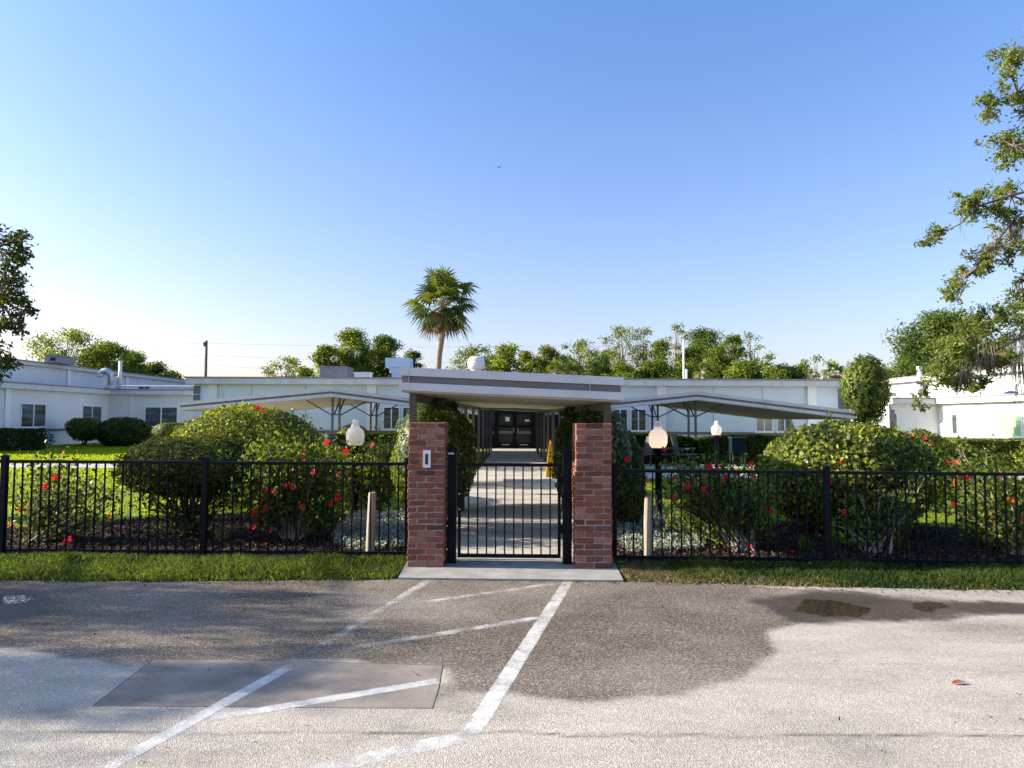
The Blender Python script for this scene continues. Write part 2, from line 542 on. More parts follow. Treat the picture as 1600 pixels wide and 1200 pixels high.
# worn paint: flakes off where the noise is low
m, nt, b = new_mat('worn_paint')
v = objvec(nt)
b.inputs['Roughness'].default_value = 0.75
nt.links.new(ramp(nt, noise_out(nt, 14, 5, 0.6, v), [(0.3, (0.46, 0.43, 0.38)), (0.7, (0.70, 0.665, 0.60))]), b.inputs['Base Color'])
bump(nt, b, noise_out(nt, 60, 3, 0.6, v), 0.5, 0.005)
wear = node(nt, 'ShaderNodeAttribute'); wear.attribute_name = 'tint'
nz = noise_out(nt, 120, 4, 0.75, v)
nb = noise_out(nt, 5, 4, 0.6, v)
hb_ = node(nt, 'ShaderNodeMath'); hb_.operation = 'MULTIPLY_ADD'; hb_.inputs[1].default_value = .45; hb_.inputs[2].default_value = .27; nt.links.new(nb, hb_.inputs[0])
ad = node(nt, 'ShaderNodeMath'); ad.operation = 'ADD'; nt.links.new(nz, ad.inputs[0]); nt.links.new(hb_.outputs[0], ad.inputs[1])
sb = node(nt, 'ShaderNodeMath'); sb.operation = 'SUBTRACT'; nt.links.new(ad.outputs[0], sb.inputs[0]); nt.links.new(wear.outputs['Fac'], sb.inputs[1])
al = ramp(nt, sb.outputs[0], [(0.14, 0.0), (0.26, 1.0)])
tp = node(nt, 'ShaderNodeBsdfTransparent')
mx = node(nt, 'ShaderNodeMixShader')
nt.links.new(al, mx.inputs[0]); nt.links.new(tp.outputs[0], mx.inputs[1]); nt.links.new(b.outputs[0], mx.inputs[2])
nt.links.new(mx.outputs[0], nt.nodes['Material Output'].inputs[0])
M['paint'] = m
# water
m, nt, b = new_mat('puddle_water')
fz = node(nt, 'ShaderNodeFresnel'); fz.inputs['IOR'].default_value = 1.33
gl_ = node(nt, 'ShaderNodeBsdfGlossy'); gl_.inputs['Roughness'].default_value = 0.03
bm = node(nt, 'ShaderNodeBump'); bm.inputs['Strength'].default_value = 0.5; bm.inputs['Distance'].default_value = 0.004
nt.links.new(noise_out(nt, 22, 4, 0.6, objvec(nt)), bm.inputs['Height'])
nt.links.new(bm.outputs[0], gl_.inputs['Normal'])
tp = node(nt, 'ShaderNodeBsdfTransparent'); tp.inputs[0].default_value = (0.80, 0.75, 0.68, 1)
mx = node(nt, 'ShaderNodeMixShader')
wv = ramp(nt, noise_out(nt, 38, 5, 0.7, objvec(nt)), [(0.46, 0.0), (0.58, 1.0)])
pr_ = node(nt, 'ShaderNodeMath'); pr_.operation = 'MULTIPLY'
nt.links.new(fz.outputs[0], pr_.inputs[0]); nt.links.new(wv, pr_.inputs[1])
nt.links.new(pr_.outputs[0], mx.inputs[0]); nt.links.new(tp.outputs[0], mx.inputs[1]); nt.links.new(gl_.outputs[0], mx.inputs[2])
nt.links.new(mx.outputs[0], nt.nodes['Material Output'].inputs[0])
M['water'] = m

# ------------------------------------------------------------------ ground, road, paths
def struct(o, label=None):
    o['kind'] = 'structure'
    if label: o['label'] = label
    return o


struct(MB().sheet([(-600, -60), (600, -60), (600, 1500), (-600, 1500)], -0.05).build('ground', M['earth']))

ROAD_EDGE = [(-60, 7.6), (-6, 7.56), (-3, 7.58), (-1.6, 7.66), (-1.18, 7.74), (1.18, 7.66), (1.3, 7.66), (3, 7.46), (5.5, 7.30), (60, 6.2)]
rex = np.array([p[0] for p in ROAD_EDGE]); rey = np.array([p[1] for p in ROAD_EDGE])


def road_edge(x):
    return np.interp(x, rex, rey)


xs = np.concatenate([np.linspace(-60, -7, 30)[:-1], np.arange(-7, 7.0001, 0.03), np.linspace(7, 60, 30)[1:]])
ts = np.concatenate([np.linspace(-14, 2.6, 24)[:-1], np.arange(2.6, 7.3, 0.03), np.linspace(7.3, 7.6, 10)])
XX, TT = np.meshgrid(xs, ts)
wob = 0.035 * fbm(np.stack([XX.ravel() * 2.2, TT.ravel() * 0 + 3.1], 1), 5).reshape(XX.shape)
YY = TT + (road_edge(XX) - 7.6 + wob) * np.clip((TT - 6.0) / 1.6, 0, 1)
ZZ = np.zeros_like(XX)
co = np.stack([XX.ravel(), YY.ravel(), ZZ.ravel()], 1)
nx, ny = len(xs), len(ts)
ii = (np.arange(ny - 1)[:, None] * nx + np.arange(nx - 1)[None, :]).ravel()
quads = np.stack([ii, ii + 1, ii + nx + 1, ii + nx], 1)
road = np_mesh('road', co, quads, 4, M['asphalt'])
struct(road, 'worn tan asphalt road with a darker sealed area before the gate')


def poly_sd(pts, poly):
    """signed distance, negative inside"""
    x, y = pts[:, 0], pts[:, 1]
    d = np.full(len(pts), 1e9)
    inside = np.zeros(len(pts), bool)
    n = len(poly)
    for i in range(n):
        a, b_ = np.array(poly[i]), np.array(poly[(i + 1) % n])
        e = b_ - a
        w = pts - a
        t = np.clip((w @ e) / (e @ e), 0, 1)
        q = w - t[:, None] * e
        d = np.minimum(d, np.hypot(q[:, 0], q[:, 1]))
        c = ((a[1] > y) != (b_[1] > y)) & (x < (b_[0] - a[0]) * (y - a[1]) / (b_[1] - a[1] + 1e-12) + a[0])
        inside ^= c
    return np.where(inside, -d, d)


def GP(lst):
    return [(G(*p).x, G(*p).y) for p in lst]


xy = co[:, :2]
warp = np.stack([fbm(xy * 1.6, 21), fbm(xy * 1.6, 31)], 1) * 0.22 + np.stack([fbm(xy * 9, 41), fbm(xy * 9, 51)], 1) * 0.05
wxy = xy + warp
seal_poly = GP([(-300, 1008), (0, 1010), (150, 1022), (240, 1034), (450, 1036), (690, 1044), (702, 1088), (800, 1084), (850, 1098), (950, 1098), (1080, 1087), (1150, 1066), (1218, 1022), (1196, 988), (1240, 966), (1400, 974), (1600, 962), (1900, 950), (1900, 944), (1600, 942), (1420, 930), (1280, 922), (1160, 914)])
seal_poly += [(3.2, 8.2), (-9, 8.2)]
sd = poly_sd(wxy, seal_poly)
seal = np.clip(0.5 - sd / 0.10, 0, 1)
blot = fbm(xy * 0.9, 61)
seal *= 0.92 + 0.40 * blot - .16 * np.clip((xy[:, 0] - .6) / 1.5, 0, 1)
seal += np.clip(fbm(xy * np.array([0.5, 1.5]), 71) - 0.22, 0, 1) * 0.9 * (sd > 0)
sd2 = poly_sd(wxy, GP([(1190, 938), (1260, 924), (1350, 928), (1420, 936), (1540, 940), (1640, 944), (1640, 964), (1500, 960), (1400, 976), (1290, 974), (1210, 962)]))
sd3 = poly_sd(wxy, GP([(-200, 918), (10, 918), (60, 928), (110, 945), (40, 965), (-200, 975)]))
damp = np.clip(0.5 - sd2 / 0.14, 0, 1) + 0.8 * np.clip(0.5 - sd3 / 0.2, 0, 1)
# a joint across the road, and fine cracks
jt = np.array(GP([(-100, 1144), (300, 1146), (600, 1143), (900, 1147), (1200, 1149), (1700, 1150)]))
jy = np.interp(xy[:, 0] + 0 * xy[:, 1], jt[:, 0], jt[:, 1]) + 0.03 * fbm(xy * 3, 81)
crack = np.clip(1 - np.abs(xy[:, 1] - jy) / 0.022, 0, 1) * np.clip(0.55 + 1.2 * fbm(xy * np.array([1.5, 0.2]), 91), 0, 1)
j2 = np.interp(xy[:, 0], *np.array(GP([(800, 1040), (1000, 1035), (1300, 1037), (1700, 1042)])).T) + 0.03 * fbm(xy * 3, 83)
crack += np.clip(1 - np.abs(xy[:, 1] - j2) / 0.02, 0, 1) * np.clip(0.3 + 1.0 * fbm(xy * np.array([1.5, 0.2]), 97), 0, 1) * (xy[:, 0] > 0.2) * 0.6
for nm, ar in (('seal', seal), ('damp', damp), ('crack', crack)):
    a = road.data.attributes.new(nm, 'FLOAT', 'POINT')
    a.data.foreach_set('value', np.clip(ar, 0, 1).astype(np.float32))

pp = GP([(240, 1030), (350, 1031), (470, 1033), (692, 1040), (686, 1075), (676, 1107), (480, 1106), (300, 1104), (145, 1103)])
pm = MB().sheet(pp, 0.0005)
struct(pm.build('road_patch', M['patch']), 'smooth grey repair patch with straight cut edges in the road')
# the tar seam round it
tar = mat_simple('tar_seam', (0.03, 0.027, 0.026), 0.7, 0.3, 10)
sm = MB()
for i in range(len(pp)):
    a, b_ = Vector(pp[i]), Vector(pp[(i + 1) % len(pp)])
    n_ = (b_ - a).normalized().orthogonal() * 0.0032
    e_ = (b_ - a).normalized() * 0.004
    sm.sheet([a - n_ - e_, b_ - n_ + e_, b_ + n_ + e_, a + n_ - e_], 0.0007 + 0.00006 * (i % 3))
seam_o = sm.build('tar_seam', tar)
struct(seam_o, 'thin dark tar seam round the grey repair patch')


def paint(a, b_, w, wear0, wear1, z=0.0006, label=None):
    w *= .88
    wear0 += .085; wear1 += .085
    a, b_ = G(*a), G(*b_)
    d = (b_ - a); L = d.length; d.normalize()
    s = Vector((d.y, -d.x, 0)) * w * 0.5
    n = max(2, int(L / 0.12))
    V, T, F = [], [], []
    for i in range(n + 1):
        t = i / n
        c = a + d * (L * t)
        j = [0.006 * math.sin(17 * t + k * 3 + a.x) for k in (0, 1)]
        endw = .14 * max(0, 1 - min(i, n - i) / 1.5)
        for q, wq in ((1.08 + j[0], .10), (.85, .02), (0, 0), (-.85, .02), (-1.08 - j[1], .10)):
            V.append(c + s * q); T.append(wear0 + (wear1 - wear0) * t + wq + endw)
    V = np.array([(p.x, p.y, z) for p in V])
    F = np.array([(5 * i + k, 5 * i + k + 1, 5 * i + k + 6, 5 * i + k + 5) for i in range(n) for k in range(4)])
    o = np_mesh('painted_line', V, F, 4, M['paint'], None, np.array(T))
    return struct(o, label)


paint((474, 1027), (676, 903), 0.11, 0.80, 0.68, label='faded left edge line of the hatched bay, upper stretch')
paint((156, 1206), (456, 1040), 0.105, 0.58, 0.58, 0.0011, label='white left edge line of the hatched bay, lower stretch')
paint((735, 1147), (890, 905), 0.125, 0.58, 0.66, label='white right edge line of the hatched bay')
paint((610, 948), (872, 911), 0.10, 0.76, 0.66, 0.0008, label='worn hatch line nearest the gate')
paint((505, 1020), (860, 962), 0.11, 0.78, 0.66, 0.0008, label='worn second hatch line from the gate')
paint((745, 1048), (830, 1030), 0.10, 0.76, 0.70, 0.0008, label='short flaked remnant of a hatch line')
paint((322, 1124), (684, 1064), 0.10, 0.62, 0.55, 0.0014, label='bright hatch line crossing the repair patch')
paint((440, 1214), (742, 1148), 0.15, 0.70, 0.60, 0.0008, label='broad worn hatch line at the near end of the bay')


def blob_sheet(name, pts, z, mat, seed, label):
    c = np.mean(np.array(pts), 0)
    n = 40
    out = []
    for k in range(n):
        a = 2 * math.pi * k / n
        r = 1 + 0.35 * float(vnoise(np.array([[math.cos(a) * 1.7 + seed, math.sin(a) * 1.7 + seed]]), seed)[0]) + 0.12 * float(vnoise(np.array([[math.cos(a) * 6 + seed, math.sin(a) * 6]]), seed + 3)[0])
        i = a / (2 * math.pi) * len(pts)
        p0, p1 = np.array(pts[int(i) % len(pts)]), np.array(pts[(int(i) + 1) % len(pts)])
        p = p0 + (p1 - p0) * (i % 1)
        out.append(tuple(c + (p - c) * r))
    return struct(MB().sheet(out, z).build(name, mat), label)


blob_sheet('puddle', GP([(1360, 954), (1330, 966), (1280, 966), (1245, 955), (1262, 940), (1320, 939)]), 0.0045, M['water'], 2, 'brown shallow puddle on the dark stain before the right fence')
blob_sheet('puddle', GP([(1478, 949), (1455, 956), (1428, 953), (1418, 946), (1440, 941), (1466, 942)]), 0.0045, M['water'], 5, 'small sky blue puddle near the right edge of the road')
blob_sheet('puddle', GP([(50, 936), (25, 942), (-30, 946), (-60, 937), (-20, 930), (25, 931)]), 0.0045, M['water'], 9, 'glinting puddle at the left edge of the road')

# lawn and beds
struct(MB().sheet([(-60, 8.1), (60, 8.1), (60, 80), (-60, 80)], -0.014).build('lawn', M['lawn']), 'sunlit lawn round the canopies')
vp = [(x, float(road_edge(x)) - 0.02) for x in np.linspace(-30, -1.2, 40)]
struct(MB().sheet(vp + [(-1.2, 9.0), (-30, 9.0)], -0.006).build('verge_ground', M['verge']), 'soil of the left grass verge')
vp = [(x, float(road_edge(x)) - 0.02) for x in np.linspace(1.2, 30, 40)]
struct(MB().sheet(vp + [(30, 8.6), (1.2, 9.0)], -0.006).build('verge_ground', M['verge']), 'soil of the right grass verge')
struct(MB().sheet([(-1.36, 8.72), (-1.36, 11.6), (-2.2, 12.6), (-4, 13.2), (-6, 12.6), (-7, 11.3), (-12, 11.0), (-12, 8.72)], 0.002).build('planting_bed', M['mulch']), 'mulched planting bed behind the left fence')
struct(MB().sheet([(1.36, 8.62), (12, 8.2), (12, 10.7), (7.5, 10.9), (6.6, 12.2), (4.6, 12.2), (3.6, 11.0), (2.6, 11.6), (2.4, 14.0), (1.40, 16)], 0.002).build('planting_bed', M['mulch']), 'mulched planting bed behind the right fence')
struct(MB().box(-29, -12.8, 24.1, 26.0, -0.1, 0.022).build('path', M['concrete']), 'concrete path crossing the left lawn')
struct(MB().hexa([(1.8, 21.2, -.1), (29, 20.3, -.1), (29, 22.1, -.1), (1.8, 24.6, -.1), (1.8, 21.2, .022), (29, 20.3, .022), (29, 22.1, .022), (1.8, 24.6, .022)]).build('path', M['concrete']), 'concrete path crossing the right lawn')
struct(MB().box(-12.6, -1.8, 24.9, 38.6, -0.1, 0.028).build('patio', M['concrete']), 'concrete floor under the left gabled canopy')
struct(MB().box(1.8, 13.0, 25.2, 38.6, -0.1, 0.028).build('patio', M['concrete']), 'concrete floor under the right gabled canopy')

# threshold slab and walkway
sl = MB()
sl.prism([(-1.21, 7.70), (1.19, 7.62), (1.24, 8.68), (-1.25, 8.72)], -0.05, 0.022)
struct(sl.build('threshold_slab', M['slab']), 'pale concrete threshold slab under the gate and brick pillars')
wk = thing('walkway', 'long concrete walkway from the gate to the doors', None, (0, 8.7, 0))
wk['kind'] = 'structure'
ycut = [8.73, 9.9, 11.4, 12.9, 14.4, 15.9, 17.4, 18.9, 20.4, 22.2, 24, 26, 28, 30.5, 33, 36, 39, 41.9]
for i in range(len(ycut) - 1):
    y0, y1 = ycut[i] + 0.008, ycut[i + 1] - 0.008
    o0, o1 = 0.005 * y0, 0.005 * y1
    w = 1.22 if y0 < 36 else 1.45
    z = 0.015 + 0.006 * random.random()
    MB().hexa([(-w + o0, y0, -.08), (w + o0, y0, -.08), (w + o1, y1, -.08), (-w + o1, y1, -.08), (-w + o0, y0, z), (w + o0, y0, z), (w + o1, y1, z), (-w + o1, y1, z)]).build('slab', M['concrete'], wk)

# ------------------------------------------------------------------ buildings
def window(parent, axis, pos, a0, a1, z0, z1, panes=2, sgn=1, fr=0.055, glass='glass', mull=None, blind=False):
    """axis 'y': wall plane y=pos facing -y, a along x; axis 'x': wall plane x=pos facing sgn x, a along y"""
    def bx(mb, u0, u1, d0, d1, w0, w1):
        if axis == 'y':
            mb.box(u0, u1, pos - d1, pos - d0, w0, w1)
        else:
            x0, x1 = sorted((pos + sgn * d0, pos + sgn * d1))
            mb.box(x0, x1, u0, u1, w0, w1)
    f = MB()
    bx(f, a0, a1, -0.05, 0.05, z0, z0 + fr)
    bx(f, a0, a1, -0.05, 0.05, z1 - fr, z1)
    bx(f, a0, a0 + fr, -0.05, 0.049, z0 + fr, z1 - fr)
    bx(f, a1 - fr, a1, -0.05, 0.049, z0 + fr, z1 - fr)
    st = (a1 - a0) / panes
    for k in range(1, panes):
        bx(f, a0 + k * st - fr * .6, a0 + k * st + fr * .6, -0.05, 0.048, z0 + fr, z1 - fr)
    fo = f.build('window', M['trim'], parent)
    for k in range(panes):
        g = MB()
        bx(g, a0 + k * st + fr * .6, a0 + (k + 1) * st - fr * .6, -0.03, 0.012, z0 + fr, z1 - fr)
        g.build('pane', M[glass], fo)
    s = MB()
    bx(s, a0 - 0.06, a1 + 0.06, -0.05, 0.09, z0 - 0.06, z0 - 0.003)
    s.build('sill', M['trim'], fo)
    return fo


# main building
MY = 42.0
mb_ = thing('main_building', 'long low white building across the back behind the canopies', 'building', (0, MY, 0))
X0, X1, HM = -18.8, 19.6, 4.05
MB().box(X0, X1, MY, MY + 16, 1.02, HM - 0.34).build('wall', M['wall_main'], mb_)
MB().box(X0 - .01, X1 + .01, MY - 0.012, MY + 16, -0.05, 0.86).build('wall_base', M['wall_base'], mb_)
MB().box(X0 - .03, X1 + .03, MY - 0.05, MY + 16, 0.863, 1.017).build('grey_stripe', M['band'], mb_)
MB().box(X0 - .35, X1 + .35, MY - 0.42, MY + 16.3, HM - 0.337, HM).build('fascia', M['fascia'], mb_)
MB().box(X0 - .40, X1 + .40, MY - 0.47, MY + 16.4, HM + 0.002, HM + 0.09).build('roof', M['roof'], mb_)
for px in (333, 581, 1033, 1268):
    x = (px - 800) * MY / FPX
    MB().box(x - 0.26, x + 0.26, MY - 0.13, MY + 0.02, 1.02, HM - 0.339).build('pilaster', M['trim'], mb_)
for x in (-15.4, -12.2, -5.1, 3.2, 6.0, 11.9, 14.8):
    MB().box(x - .012, x + .012, MY - .006, MY + .01, 1.02, HM - .34).build('wall_joint', M['band'], mb_)
for x in (-17.2, 17.6):
    MB().tube([(x, MY - .07, .05), (x, MY - .07, HM - .34)], .045, 8).build('downpipe', M['trim'], mb_)
for k in range(2):
    MB().box(X0 - 0.02, X0 + 0.36, MY - 0.06, MY + 0.05, 2.62 + k * 0.52, 3.08 + k * 0.52).build('dark_end_panel', M['band'], mb_)  # grey louvers at the left end
MB().box(X1 - 0.3, X1 + 0.05, MY - 0.06, MY + 0.05, 2.3, 3.6).build('dark_end_panel', M['band'], mb_)  # plain dark strip standing in for the darker corner side


def mx_(px): return (px - 800) * MY / FPX


window(mb_, 'y', MY, mx_(599), mx_(625), 1.08, 2.42, 2)
window(mb_, 'y', MY, mx_(629), mx_(655), 1.08, 2.42, 2)
window(mb_, 'y', MY, mx_(957), mx_(981), 1.06, 2.36, 2)
window(mb_, 'y', MY, mx_(985), mx_(1010), 1.06, 2.36, 2)
window(mb_, 'y', MY, mx_(1180), mx_(1207), 1.04, 2.14, 2)
window(mb_, 'y', MY, mx_(1213), mx_(1238), 1.04, 2.14, 2)
window(mb_, 'y', MY, mx_(395), mx_(421), 1.08, 2.42, 2)
# entrance
ex0, ex1 = -1.40, 1.70
MB().box(ex0 - .5, ex1 + .5, MY - 0.10, MY + 0.02, -0.02, 0.012).build('doorstep', M['concrete'], mb_)
MB().box(ex0, ex1, MY - 0.07, MY + 0.02, 2.16, 2.75).build('transom', M['dark'], mb_)
for x0_, x1_ in ((ex0, ex0 + .13), (-1.02, -0.88), (ex1 - .13, ex1), (1.25, 1.40)):
    MB().box(x0_, x1_, MY - 0.08, MY + 0.02, 0.02, 2.155).build('door_jamb', M['dark'], mb_)
for x0_, x1_ in ((ex0 - 1.15, ex0 - .003), (ex1 + .003, ex1 + 1.2)):
    MB().box(x0_, x1_, MY - 0.055, MY + 0.02, 0.0, 2.75).build('dark_panel', M['dark'], mb_)
for (a, b_) in ((ex0 + .135, -1.025), (1.405, ex1 - .135)):
    MB().box(a, b_, MY - 0.03, MY + 0.02, 0.02, 1.30).build('side_panel', M['dark'], mb_)
    MB().box(a, b_, MY - 0.03, MY + 0.02, 1.305, 2.154).build('side_pane', M['doorglass'], mb_)
for (a, b_, hx) in ((-0.875, 0.18, 0.06), (0.19, 1.245, 0.30)):
    d = MB()
    d.box(a, a + .10, MY - 0.06, MY + 0.01, 0.03, 2.15)
    d.box(b_ - .12, b_, MY - 0.06, MY + 0.01, 0.03, 2.15)
    for z0, z1 in ((0.03, 0.34), (1.22, 1.40), (2.04, 2.15)):
        d.box(a + .10, b_ - .12, MY - 0.058, MY + 0.01, z0, z1)
    do = d.build('door', M['dark'], mb_)
    MB().box(a + .10, b_ - .12, MY - 0.02, MY, 0.342, 1.218).build('pane', M['doorglass'], do)
    MB().box(a + .10, b_ - .12, MY - 0.02, MY, 1.402, 2.038).build('pane', M['doorglass'], do)
    MB().tube([(hx + .06, MY - 0.11, 0.95), (hx + .06, MY - 0.11, 1.2)], 0.014, 8).build('handle', M['steel'], do)
    MB().box(a + .28, b_ - .30, MY - 0.066, MY - 0.059, 0.20, 0.245).build('kick_plate', M['steel'], do)
for (px, py, w, h) in ((793, 655, .24, .25), (823.5, 657, .26, .10)):
    p = P(px, py, MY - 0.09)
    MB().box(p.x - w / 2, p.x + w / 2, MY - 0.072, MY - 0.066, p.z - h / 2, p.z + h / 2).build('notice', M['paper'], mb_)

# left wing
lw = thing('left_wing_building', 'low white building wing with upper tier at far left', 'building', (-30, 45, 0))
XL, YB, HL = -28.0, 49.2, 3.6
for (x0, x1, y0, y1) in ((-46, XL, 33.5, 75), (XL + 0.001, -18.86, YB, 75)):
    MB().box(x0, x1, y0, y1, 1.02, HL - 0.30).build('wall', M['wall'], lw)
    MB().box(x0 - .02, x1 + .012, y0 - .012, y1, -0.05, 0.86).build('wall_base', M['wall_base'], lw)
    MB().box(x0 - .03, x1 + .05, y0 - .05, y1, 0.863, 1.017).build('grey_stripe', M['band'], lw)
MB().prism([(-46, 33.1), (XL + .4, 33.1), (XL + .4, YB - .42), (-18.9, YB - .42), (-18.9, 75.4), (-46, 75.4)], HL - 0.297, HL).build('fascia', M['fascia'], lw)
MB().prism([(-46, 33.0), (XL + .46, 33.0), (XL + .46, YB - .48), (-18.95, YB - .48), (-18.95, 75.5), (-46, 75.5)], HL + 0.002, HL + 0.08).build('roof', M['roof'], lw)
MB().box(-60, -31, 36, 70, HL + 0.085, 5.02).build('upper_wall', M['wall'], lw)
MB().box(-60.3, -30.65, 35.6, 70.3, 5.023, 5.24).build('upper_fascia', M['fascia'], lw)
MB().box(-60.4, -30.58, 35.5, 70.4, 5.242, 5.31).build('upper_roof', M['roof'], lw)
for y in (39.4,):
    MB().box(XL - .02, XL + .09, y - .22, y + .22, 1.02, HL - .299).build('pilaster', M['trim'], lw)
for y in (41.5, 49.5, 57.0):
    MB().box(-31.02, -30.88, y - .2, y + .2, HL + .09, 5.02).build('pilaster', M['trim'], lw)
for x in (-26.4,):
    MB().box(x - .05, x + .05, YB - .035, YB + .02, 1.02, HL - .299).build('pilaster', M['wall'], lw)
window(lw, 'x', XL, 40.5, 42.7, 1.12, 2.52, 2, 1)
window(lw, 'x', XL, 46.3, 48.5, 1.12, 2.50, 2, 1)
window(lw, 'y', YB, -25.4, -23.1, 1.08, 2.48, 2)
window(lw, 'x', -31, 58.8, 60.7, 4.02, 4.45, 2, 1)

# right wing
rw = thing('right_wing_building', 'sunlit white building wing with upper tier at far right', 'building', (25, 37, 0))
XR, YR, HR = 22.2, 37.0, 2.87
for (x0, x1, y0, y1) in ((XR, 40, 18, 70), (19.62, XR - 0.001, YR, 70)):
    MB().box(x0, x1, y0, y1, 0.95, HR - 0.27).build('wall', M['wall'], rw)
    MB().box(x0 - .012, x1, y0 - .012, y1, -0.05, 0.80).build('wall_base', M['wall_base'], rw)
    MB().box(x0 - .03, x1 + .02, y0 - .04, y1, 0.803, 0.947).build('grey_stripe', M['band'], rw)
MB().prism([(40.4, 17.6), (40.4, 70.2), (19.66, 70.2), (19.66, YR - .3), (XR - .3, YR - .3), (XR - .3, 17.6)], HR - 0.267, HR).build('fascia', M['fascia'], rw)
MB().prism([(40.5, 17.5), (40.5, 70.3), (19.64, 70.3), (19.64, YR - .35), (XR - .35, YR - .35), (XR - .35, 17.5)], HR + 0.002, HR + 0.07).build('roof', M['roof'], rw)
MB().box(25.0, 45, 26, 54, HR + 0.075, 4.16).build('upper_wall', M['wall'], rw)
MB().box(24.65, 45.3, 25.6, 54.3, 4.163, 4.42).build('upper_fascia', M['fascia'], rw)
MB().box(24.58, 45.4, 25.5, 54.4, 4.422, 4.48).build('upper_roof', M['roof'], rw)
window(rw, 'x', XR, 30.9, 32.4, 1.03, 2.10, 2, -1, glass='blind')
window(rw, 'x', XR, 35.35, 35.85, 1.07, 2.10, 1, -1)
window(rw, 'x', XR, 25.5, 27.4, 1.03, 2.10, 2, -1)
window(rw, 'y', YR, 20.3 - 1.2, 20.3 - .35, 1.08, 2.15, 1) if False else None
window(rw, 'y', YR, 19.75, 20.05, 1.06, 2.15, 1)
for y0 in (46.0, 47.6):
    window(rw, 'x', 25.0, y0, y0 + 1.2, 3.28, 3.62, 1, -1)
MB().box(19.63, 19.9, YR - .06, YR + .02, 1.0, 2.3).build('downpipe', M['gpost'], rw)

# things on the roofs
def roof_box(name, label, cat, px0, px1, py0, py1, Y, depth, zb, mat, cap=None, group=None, louv=0):
    a, b_ = P(px0, py0, Y), P(px1, py1, Y)
    t = thing(name, label, cat, ((a.x + b_.x) / 2, Y + depth / 2, zb), group)
    MB().box(a.x, b_.x, Y, Y + depth, zb, a.z).build('cabinet', mat, t)
    MB().box(a.x - .05, b_.x + .05, Y - .05, Y + depth + .05, a.z + .002, a.z + .07).build('lid', mat, t)
    for k in range(louv):
        w = (b_.x - a.x)
        x = a.x + w * (0.5 + 0.46 * k / louv)
        MB().box(x, x + w * .46 / louv - 0.05, Y - .03, Y + .01, zb + .12, a.z - .12).build('grille', M['dark'], t)
    return t


t = roof_box('rooftop_unit', 'grey air conditioning unit on the upper roof of the left wing', 'air conditioner', 70, 88, 556, 573, 46.5, 2.0, 5.31, M['acgrey'], louv=2)
t = roof_box('rooftop_unit', 'wide purplish grey cabinet on the main roof', 'air conditioner', 500, 541, 574, 590, 47.0, 2.0, HM + .09, M['acgrey'])
t = roof_box('rooftop_hood', 'low white curved hood on the main roof beside the grey cabinet', 'roof vent', 553, 577, 583, 590, 46.0, 1.0, HM + .09, M['white'])
a = P(603, 572, 46)
t = thing('rooftop_duct', 'pale blue stepped duct cap on the main roof behind the canopy', 'roof vent', (P(621, 585, 46).x, 46.5, HM + .09))
p0, p1 = P(602, 559, 46), P(641, 574, 46)
MB().box(p0.x, p1.x, 46, 47.3, p1.z, p0.z).build('cap', M['duct'], t)
MB().box(p0.x + .25, p1.x - .2, 46.1, 47.2, p1.z - .35, p1.z - .002).build('collar', M['duct'], t)
MB().box(p0.x + .4, p1.x - .3, 46.15, 47.1, HM + .09, p1.z - .353).build('duct_base', M['duct'], t)
c = P(744, 580, 46)
t = thing('turbine_vent', 'round cream turbine vent on the main roof right of the palm', 'roof vent', (c.x, 46, HM + .09))
zt = P(744, 557, 46).z
hh_ = zt - HM - .09
MB().lathe([(.40, 0), (.36, hh_ - .86)], (c.x, 46, HM + .09), 16).build('neck', M['white'], t, True)
MB().lathe([(.38, hh_ - .855), (.50, hh_ - .80), (.55, hh_ - .62), (.56, hh_ - .60), (.51, hh_ - .57), (.56, hh_ - .54), (.56, hh_ - .34), (.51, hh_ - .31), (.55, hh_ - .28), (.50, hh_ - .14), (.40, hh_ - .05), (.36, hh_ - .03), (.05, hh_)], (c.x, 46, HM + .09), 20).build('turbine', M['white'], t, True)
t = thing('flagpole', 'slim white pole standing behind the main roof', 'pole', (P(1068, 590, 60).x, 60, 0))
p = P(1068, 530, 60)
MB().tube([(p.x, 60, 0), (p.x, 60, p.z)], [.11, .07], 8).build('pole', M['white'], t)
q = P(1072, 577, 60)
MB().tube([(q.x, 60, 0), (q.x, 60, q.z)], .14, 8).build('sleeve', M['white'], t)
# gooseneck vent and pipes of the left wing
c = P(172, 606, 48.0); zb = HL + .08
t = thing('gooseneck_vent', 'bent silver gooseneck vent on the lower left roof', 'roof vent', (c.x, 48.0, zb))
zt = P(172, 579, 48).z
arc = [(c.x, 48, zb), (c.x, 48, zt - .35)] + [(c.x - .33 + .33 * math.cos(a), 48, zt - .35 + .33 * math.sin(a)) for a in np.linspace(0.2, math.pi, 9)] + [(c.x - .66, 48, zt - .45)]
MB().tube(arc, [.17] * 2 + [.21] * 9 + [.22], 12).build('duct', M['metal'], t, True)
MB().lathe([(.32, 0), (.3, .12), (.2, .2)], (c.x, 48, zb), 12).build('flashing', M['metal'], t, True)
c = P(187, 606, 50.5)
t = thing('vent_pipe', 'tall white vent pipe with box beside the gooseneck vent', 'roof vent', (c.x, 50.5, zb))
MB().tube([(c.x, 50.5, zb), (c.x, 50.5, P(187, 564, 50.5).z)], .12, 10).build('pipe', M['white'], t, True)
MB().box(c.x - .55, c.x - .15, 50.3, 50.8, zb, zb + .95).build('box', M['white'], t)
MB().tube([(c.x - .6, YB + .3, zb + .25), (-19.2, YB + .3, zb + .25)], .035, 6).build('conduit', M['white'], t)
c = P(1437, 600, 40)
t = thing('vent_pipe', 'tall white vent pipe on the right wing roof by the moss', 'roof vent', (c.x, 40, HR + .07))
